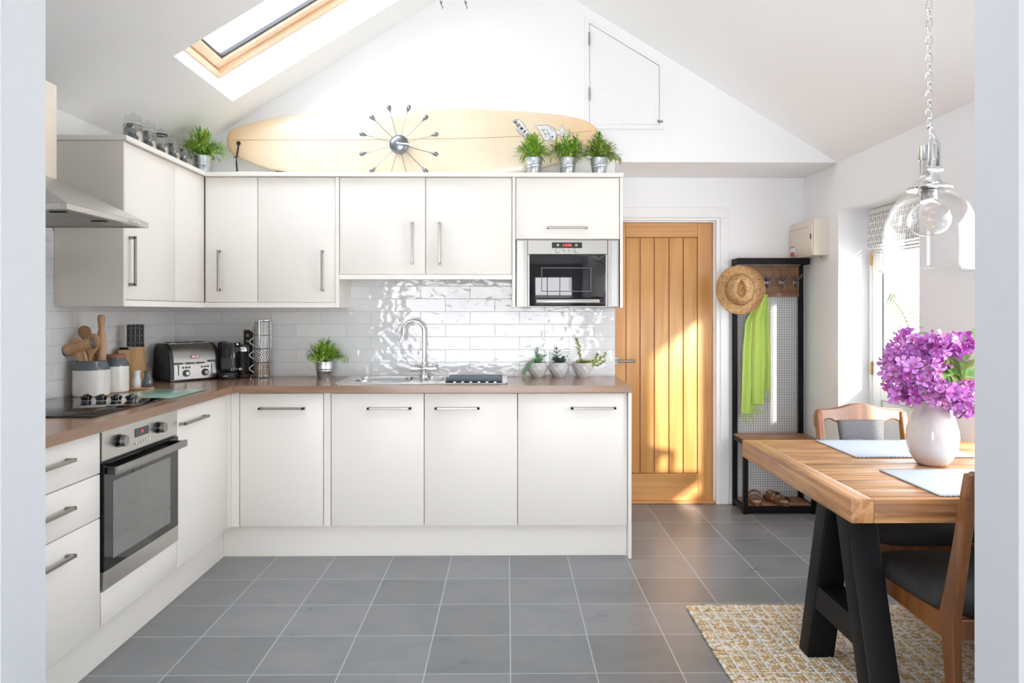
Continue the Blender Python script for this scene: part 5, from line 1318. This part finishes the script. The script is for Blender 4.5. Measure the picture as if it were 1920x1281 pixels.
# vase, flowers
vx, vy = 1.588, 2.675
t = thing('vase', 'round bellied blush white ceramic vase on the dining table', 'vase', (vx, vy, TZ+.0005))
s = 1/507
m = MB(t, local=True); m.lathe([(r_*.9, z_) for r_, z_ in [(0, 0), (25*s, 0), (30*s, 3*s), (35*s, 8*s), (43*s, 21*s), (48.5*s, 37*s), (50.2*s, 52*s), (49*s, 66*s), (45*s, 80*s), (40.5*s, 94*s), (35*s, 106*s), (30*s, 117*s), (26.5*s, 129*s), (25.5*s, 140*s), (27*s, 150*s), (28*s, 154*s), (26*s, 154*s), (23.5*s, 140*s), (24*s, 128*s), (20*s, 110*s)]], seg=64, cap=False); m.build('body', M['vase'])
FG = 'purple rhododendron heads in the vase'
def truss(c, out, seed, label, r=.042, dark=False):
    rnd = random.Random(seed); out = Vector(out).normalized()
    t = thing('rhododendron_head', label, 'flower', c, 0, FG)
    m = MB(t, local=True); q = out.to_track_quat('Z', 'Y').to_matrix()
    n = 13
    for i in range(n):
        u = (i+.5)/n; ph = i*2.39996; el = math.acos(1-1.45*u)
        d = q @ Vector((math.sin(el)*math.cos(ph), math.sin(el)*math.sin(ph), math.cos(el)))
        p = d*r*rnd.uniform(.55, 1.15); f = (d+Vector((rnd.uniform(-.6, .6), rnd.uniform(-.6, .3), rnd.uniform(-.5, .5)))).normalized()
        qq = f.to_track_quat('Z', 'Y').to_matrix(); tw = rnd.uniform(0, 2*PI); k0 = rnd.choice((0, 0, 2, 2, 1)) if not dark else rnd.choice((1, 1, 0))
        op = rnd.uniform(.6, 1.15)
        for k in range(5):
            a = tw+2*PI*k/5; ro = Vector((math.cos(a), math.sin(a), 0)); sd = Vector((-math.sin(a), math.cos(a), 0))
            m.mi = k0 if rnd.random() < .8 else 0
            L = rnd.uniform(.024, .036); w = rnd.uniform(.0075, .0105)
            pr = None
            for (uu, ww, hh) in ((0, .002, -.012), (.3, .005, -.002), (.6, w, .006), (.85, w*.7, .010), (1, .0012, .008+rnd.uniform(-.010, .006))):
                cc = ro*L*uu*op + Vector((0, 0, hh)); sf = rnd.uniform(-.0015, .0015)
                cur = [m.bm.verts.new(p + qq @ (cc-sd*ww+Vector((0, 0, .0025+sf)))), m.bm.verts.new(p + qq @ cc), m.bm.verts.new(p + qq @ (cc+sd*ww+Vector((0, 0, .0025-sf))))]
                if pr: m.face([pr[0], pr[1], cur[1], cur[0]]); m.face([pr[1], pr[2], cur[2], cur[1]])
                pr = cur
        m.mi = 3
        for k in range(4):
            a = rnd.uniform(0, 2*PI); e = p+qq @ Vector((.005*math.cos(a), .005*math.sin(a), .016)); m.tube([p+qq @ Vector((0, 0, -.008)), e], .0007, 3)
    m.build('petals', [M['petal'], M['petalb'], M['petalc'], M['pistil']], sharp=80, recalc=False)
    m = MB(t, local=True); back = Vector((vx, vy, 1.02))-Vector(c)
    m.tube([Vector((0, 0, 0)), back*.5-out*.01, back], .0022, 5); m.build('stem', M['leafc'])
    return t
def fpos(px, py, dy): d = vy+dy; return Vector(((px-951)*d/1351, d, 1.33+(585.5-py)*d/1351))
heads = [(1690, 662, -.02, 0), (1725, 655, -.04, 0), (1684, 700, -.03, 0), (1712, 694, -.07, 0), (1745, 690, -.09, 0), (1690, 730, -.03, 1), (1716, 735, -.06, 1), (1742, 722, -.085, 0), (1752, 660, -.06, 1),
         (1782, 652, -.05, 0), (1802, 668, -.03, 1), (1770, 675, -.03, 0), (1768, 735, -.11, 0), (1792, 742, -.10, 0), (1815, 730, -.06, 0), (1806, 756, -.08, 0), (1808, 648, .04, 1),
         (1720, 670, .07, 0), (1760, 650, .08, 0), (1735, 700, .10, 1), (1682, 678, .05, 0), (1700, 640, .0, 0)]
cen = fpos(1752, 712, 0)
pos_words = {0: 'lilac purple rhododendron head among the flowers in the vase', 1: 'darker purple rhododendron head among the flowers in the vase'}
for i, (px, py, dy, dk) in enumerate(heads):
    c = fpos(px, py, dy); truss(c, (c-cen)+Vector((0, -.05, .01)), 100+i, pos_words[dk], .040, dk == 1)
# glossy leaves
t = thing('leafy_sprig', 'dark glossy leaves and tan buds in the middle right of the bouquet', 'leaves', fpos(1790, 698, -.06))
rnd = random.Random(31); m = MB(t, local=True)
for a in range(20):
    an = rnd.uniform(0, 2*PI); m.mi = rnd.choice((0, 0, 1)); m.leaf((rnd.uniform(-.015, .015), 0, 0), (math.cos(an), rnd.uniform(-.5, -.05), math.sin(an)*.8), rnd.uniform(.06, .10), rnd.uniform(.022, .032), rnd.uniform(-.1, .25), nrm=(0, -.8, .6), seg=6)
m.build('leaves', [M['leafc'], M['leafo']], sharp=80, recalc=False)
m = MB(t, local=True)
for a in range(9): m.leaf((.02, -.015, -.02), (rnd.uniform(.2, 1), -.4, rnd.uniform(-.8, .1)), .04, .007, .2, nrm=(0, -1, .3))
m.build('buds', M['bud'], recalc=False)
t = thing('leafy_sprig', 'small dark leaves drooping at the neck of the vase', 'leaves', fpos(1750, 728, -.10))
m = MB(t, local=True)
for d in ((-.6, -.2, -.3), (-.3, -.3, -.6), (.2, -.3, .3)): m.leaf((0, 0, 0), d, .045, .017, .1, nrm=(0, -.9, .3), seg=5)
m.build('leaves', [M['leafc']], sharp=80, recalc=False)
# fern fronds
def frond(label, pts, seed, w=.05, dens=22, mt='fern'):
    pts = [Vector(p) for p in pts]; b0 = pts[0]
    t = thing('fern_frond', label, 'fern', b0, 0, 'fern fronds in the vase')
    m = MB(t, local=True); rnd = random.Random(seed); N = dens
    def at(u):
        f = u*(len(pts)-1); k = min(len(pts)-2, int(f)); g = f-k
        p0 = pts[max(0, k-1)]; p1 = pts[k]; p2 = pts[k+1]; p3 = pts[min(len(pts)-1, k+2)]
        return .5*((2*p1)+(p2-p0)*g+(2*p0-5*p1+4*p2-p3)*g*g+(3*p1-p0-3*p2+p3)*g**3)
    C = [at(k/30)-b0 for k in range(31)]; m.tube(C, [.0018*(1-k/36) for k in range(31)], 5)
    for i in range(N):
        u = .14+.86*i/N; p = at(u)-b0; d = (at(min(1, u+.03))-at(u-.03)).normalized(); L = w*math.sin(PI*min(1, (1-u)*.85+.12))*1.0
        vw = Vector((0, -1, 0)); sd = d.cross(vw).normalized()
        for s in (-1, 1):
            dd = (sd*s*1.0+d*.15+Vector((0, rnd.uniform(-.3, .1), -.15))).normalized(); K = 9
            for k in range(K):
                q = p+dd*L*k/K+Vector((0, 0, -.25*L*(k/K)**2)); 
                for s2_ in (-1, 1): m.leaf(q, (dd*.5+d*s2_).normalized(), L*.13*(1-k/K*.5)+.002, .0042, .1, nrm=(0, -1, 0), seg=2)
            m.tube([p+dd*L*j/4+Vector((0, 0, -.25*L*(j/4)**2)) for j in range(5)], .0006, 3)
    m.build('frond', M[mt], smooth=False, recalc=False)
frond('tall upright fern frond curling left in front of the glazed door', [fpos(1752, 730, .05), fpos(1735, 680, .06), fpos(1716, 632, .06), fpos(1700, 594, .04), fpos(1684, 570, .02), fpos(1668, 558, 0)], 1, .058, 19)
frond('fern frond rising at the upper right of the bouquet', [fpos(1770, 730, .05), fpos(1795, 690, .06), fpos(1818, 655, .06), fpos(1836, 632, .05), fpos(1846, 622, .05)], 2, .055, 18)
frond('fern frond arching over the right side of the bouquet', [fpos(1770, 725, -.02), fpos(1790, 690, -.06), fpos(1810, 684, -.08), fpos(1830, 698, -.07), fpos(1842, 716, -.05)], 3, .045, 18)

# ------------------------------------------------------------------ dining chairs (front towards +Y)
def chair(loc, rz, label):
    t = thing('dining_chair', label, 'chair', loc, rz, 'teak dining chairs with charcoal seats')
    for s in (-1, 1):
        m = MB(t, local=True)   # rear leg + back post, swept in the YZ plane
        P = [(-.235, 0, .017), (-.225, .20, .020), (-.21, .36, .028), (-.205, .43, .034), (-.225, .52, .029), (-.255, .65, .023), (-.285, .80, .019), (-.300, .865, .017)]
        rs = []
        for y, z, h in P:
            x = s*(.195 if z < .45 else .195-.002); rs.append([Vector((x-.015, y-h, z)), Vector((x+.015, y-h, z)), Vector((x+.015, y+h, z)), Vector((x-.015, y+h, z))])
        m.rings(rs); bmesh.ops.recalc_face_normals(m.bm, faces=m.bm.faces[:])
        o = m.build('back_leg', M['chair'], sharp=70); bv = o.modifiers.new('soft', 'BEVEL'); bv.width = .006; bv.segments = 3; bv.limit_method = 'ANGLE'; bv.angle_limit = R(50)
        m = MB(t, local=True); rs = []
        for x, y, z, h in ((s*.215, .235, 0, .013), (s*.21, .225, .25, .018), (s*.205, .215, .40, .021)): rs.append([Vector((x-h, y-h, z)), Vector((x+h, y-h, z)), Vector((x+h, y+h, z)), Vector((x-h, y+h, z))])
        m.rings(rs); o = m.build('front_leg', M['chair'], sharp=70); bv = o.modifiers.new('soft', 'BEVEL'); bv.width = .004; bv.segments = 2
        m = MB(t, local=True); m.rings([[Vector((s*.195-.011, -.20, z)) if k == 0 else Vector((s*.195+.011, -.20, z)) for k, z in ((0, .355), (1, .355), (1, .425), (0, .425))],
                                        [Vector((s*.207-.011, .215, z)) if k == 0 else Vector((s*.207+.011, .215, z)) for k, z in ((0, .375), (1, .375), (1, .425), (0, .425))]]); m.build('side_rail', M['chair'])
        m = MB(t, local=True); m.tube([(s*.197, -.215, .20), (s*.207, .225, .20)], .009, 10) if False else m.box(-.001, .001, -.001, .001, .4, .401); m.bm.free()
    m = MB(t, local=True); m.box(-.19, .19, .205, .228, .37, .425, .003); m.build('front_rail', M['chair'])
    m = MB(t, local=True); m.box(-.18, .18, -.222, -.198, .36, .42, .003); m.build('rear_rail', M['chair'])
    m = MB(t, local=True); m.box(-.181, .181, -.238, -.215, .17, .215, .004); m.build('stretcher', M['chair'])
    # domed cushion
    m = MB(t, local=True); n = 40; rs = []
    for (k, z) in ((.965, .426), (1.0, .44), (1.0, .455), (.97, .472), (.90, .484), (.75, .494), (.5, .500), (.2, .503)):
        ring = []
        for i in range(n):
            a = 2*PI*i/n; ca, sa = math.cos(a), math.sin(a); e = .48
            x = math.copysign(abs(ca)**e, ca); y = math.copysign(abs(sa)**e, sa)
            hw = .228+.012*y; ring.append(Vector((x*hw*k, .012+y*.235*k, z-.006*abs(y)**3*k)))
        rs.append(ring)
    m.rings(rs); m.build('seat_cushion', M['fabric'], sharp=80)
    # crest rail with a wavy outline
    m = MB(t, local=True); rs = []; N = 28
    for i in range(N+1):
        u = i/N*2-1; x = .212*u
        zt_ = .872+.028*math.exp(-(u/.42)**2) if abs(u) < .93 else .872-.03*((abs(u)-.93)/.07)**2
        zb_ = .805+.024*math.exp(-((abs(u)-.70)/.17)**2)-.0+ .012*math.exp(-(u/.3)**2)
        if abs(u) > .9: zb_ = .79
        yb = -.275-.02-.018*(1-u*u); h = .013
        rs.append([Vector((x, yb-h, zb_)), Vector((x, yb+h, zb_)), Vector((x, yb+h-.008, zt_)), Vector((x, yb-h-.008, zt_))])
    m.rings(rs); o = m.build('crest_rail', M['chair'], sharp=60); bv = o.modifiers.new('soft', 'BEVEL'); bv.width = .006; bv.segments = 3; bv.limit_method = 'ANGLE'; bv.angle_limit = R(50)
    # upholstered splat
    m = MB(t, local=True); rs = []
    for i in range(12):
        u = i/11; z = .45+.375*u; y = -.215-.085*u-.012*math.sin(PI*u); hw = .108-.010*math.sin(PI*u); ring = []
        for k in range(16):
            a = 2*PI*k/16; ring.append(Vector((math.copysign(abs(math.cos(a))**.4, math.cos(a))*hw, y+.018*math.copysign(abs(math.sin(a))**.7, math.sin(a)), z)))
        rs.append(ring)
    m.rings(rs); m.build('back_pad', M['fabricg'], sharp=70)
    return t
c1 = chair((1.495, 2.305, .012), 0, 'dining chair at the near side of the table, partly hidden by the wall')
dup(c1, (1.618, 2.985, .012), R(180), 'dining chair at the far side of the table, facing the camera')

# ------------------------------------------------------------------ pendant lamp
px_, py_ = 1.585, 2.69; s = py_/1351
def Zp(y): return 1.33+(585.5-y)*s
t = thing('pendant_lamp', 'clear glass bell pendant lamp on a chrome chain over the table', 'lamp', (px_, py_, Zp(508)))
m = MB(t)
gl = [(27, 357), (40, 362), (55, 373), (66, 388), (74, 408), (78.5, 430), (80, 455), (80, 480), (81, 495), (84, 504), (85.5, 509), (83.5, 508.5), (81.5, 503), (79, 494), (78.4, 455), (77, 430), (72.5, 409), (64.5, 389.5), (54, 374.5), (39.5, 363.5), (27, 358.8)]
m.lathe([(r*s, Zp(y)) for r, y in gl], (px_, py_, 0), 64, cap=False); m.build('glass_shade', M['shade'], sharp=60)
m = MB(t); m.lathe([(r*s, Zp(y)) for r, y in [(17, 354), (38, 355), (39, 352), (37, 349), (30, 346), (22, 338), (19, 331), (19, 329), (0, 329)]], (px_, py_, 0), 40); m.build('chrome_cap', M['chrome'])
m = MB(t); m.lathe([(r*s, Zp(y)) for r, y in [(16, 329), (16, 300), (18.5, 299), (18.5, 273), (16, 272), (0, 272)]], (px_, py_, 0), 32); m.build('socket_tube', M['chrome'])
m = MB(t)
for sx_ in (-1, 1):
    m.tube([(px_+sx_*.018, py_-.030, Zp(318)), (px_+sx_*.016, py_-.034, Zp(270)), (px_, py_-.006, Zp(240))], .0065, 10)
m.cyl((px_-.03, py_-.032, Zp(318)), (px_+.03, py_-.032, Zp(318)), .010); m.sphere((px_, py_-.004, Zp(236)), .012); m.build('yoke', M['chrome'])
m = MB(t); m.cyl((px_, py_, Zp(374)), (px_, py_, Zp(355)), .028, .026, 24); m.build('lamp_holder', M['steel'])
m = MB(t); m.lathe([(r*s, Zp(y)) for r, y in [(13, 374), (15, 379), (24, 384), (33, 394), (37.5, 408), (36, 421), (29, 432), (17, 440), (0, 442.5)]], (px_, py_, 0), 40, cap=False); bl = m.build('bulb', M['shade'], sharp=80)
m = MB(t); pts = []
for k in range(60):
    u = k/59; pts.append((px_+.022*math.sin(u*2*PI*2.5)*(1-.3*u), py_+.022*math.cos(u*2*PI*2.5)*(1-.3*u), Zp(392+34*u)))
m.tube(pts, .0009, 5); m.cyl((px_, py_, Zp(376)), (px_, py_, Zp(424)), .0012, .0012, 6); m.build('filament', M['filament'], bl)
m = MB(t); z = Zp(228); k = 0; zend = zc(px_)-.0
while z < zend:
    L, w_ = .021, .0105; pts = []
    for q in range(14):
        a = 2*PI*q/14; u, v = w_*math.cos(a), L*math.copysign(abs(math.sin(a))**.7, math.sin(a))
        r_ = .5 if k % 2 else 0; an = R(35+90*(k % 2)); pts.append((px_+u*math.cos(an), py_+u*math.sin(an), z+v))
    m.tube(pts, .0024, 6, closed=True); z += .034; k += 1
m.build('chain', M['chrome'])

# ------------------------------------------------------------------ camera, world, lights
cam = bpy.data.cameras.new('camera'); co = bpy.data.objects.new('camera', cam); COL.objects.link(co)
cam.sensor_width = 36; cam.lens = 1351/1920*36; cam.clip_start = .05
cam.shift_x = -(965.9-960)/1920; cam.shift_y = (585.5-640.5)/1920
co.location = (0, 0, H); co.rotation_euler = (R(90), 0, -.011)
SC.camera = co
wd = bpy.data.worlds.new('sky'); SC.world = wd; wd.use_nodes = True
bg = wd.node_tree.nodes['Background']
tcw = wd.node_tree.nodes.new('ShaderNodeTexCoord'); spw = wd.node_tree.nodes.new('ShaderNodeSeparateXYZ'); rp = wd.node_tree.nodes.new('ShaderNodeValToRGB')
wd.node_tree.links.new(tcw.outputs['Generated'], spw.inputs[0]); wd.node_tree.links.new(spw.outputs['Z'], rp.inputs['Fac']); wd.node_tree.links.new(rp.outputs['Color'], bg.inputs['Color'])
e = rp.color_ramp.elements; e[0].position = .0; e[0].color = (.95, .96, 1, 1); e[1].position = .9; e[1].color = (.78, .88, 1, 1)
bg.inputs['Strength'].default_value = SKY
def sun(el, slope, strength, ang, col):
    l = bpy.data.lights.new('sun', 'SUN'); l.energy = strength; l.angle = R(ang); l.color = col
    o = bpy.data.objects.new('sun', l); COL.objects.link(o)
    d = Vector((-1, slope, 0)).normalized(); d = Vector((d.x, d.y, -math.tan(R(el))))
    o.rotation_euler = d.to_track_quat('-Z', 'Y').to_euler(); o.location = (6, -4, 4)
sun(15.5, 2.7, SUN, 1.6, (1, .93, .82))
def portal(loc, rot, sx, sy, power=None, col=(1, 1, 1)):
    l = bpy.data.lights.new('daylight', 'AREA'); l.shape = 'RECTANGLE'; l.size = sx; l.size_y = sy
    o = bpy.data.objects.new('daylight', l); COL.objects.link(o); o.location = loc; o.rotation_euler = rot
    l.color = col
    if power is None: l.cycles.is_portal = True
    else: l.energy = power
portal((-.25, -2.45, 1.1), (R(90), 0, 0), 3.0, 2.1)                       # window behind the camera
portal((2.12, 2.51, 1.29), (R(90), 0, R(90)), 1.05, 1.3)                # window by the table
portal((2.27, 4.02, 1.3), (R(90), 0, R(90)), .7, .95)                   # glazed door
pc = MS @ Vector((LU/2, 0, .20))
portal((pc.x, (SY0+SY1)/2, pc.z), (0, -a_sl, 0), LU, SY1-SY0)
portal((pc.x, (KY0+KY1)/2, pc.z), (0, -a_sl, 0), LU, KY1-KY0); portal((-pc.x, (KY0+KY1)/2, pc.z), (0, a_sl, 0), LU, KY1-KY0)
vs = SC.view_settings; vs.view_transform = 'Standard'; vs.look = 'None'; vs.gamma = 1; vs.exposure = EXPO; vs.use_curve_mapping = False
cy = SC.cycles; cy.max_bounces = 12; cy.diffuse_bounces = 7; cy.glossy_bounces = 6; cy.transparent_max_bounces = 16; cy.caustics_reflective = False; cy.caustics_refractive = False
cy.sample_clamp_indirect = 8; cy.use_denoising = True
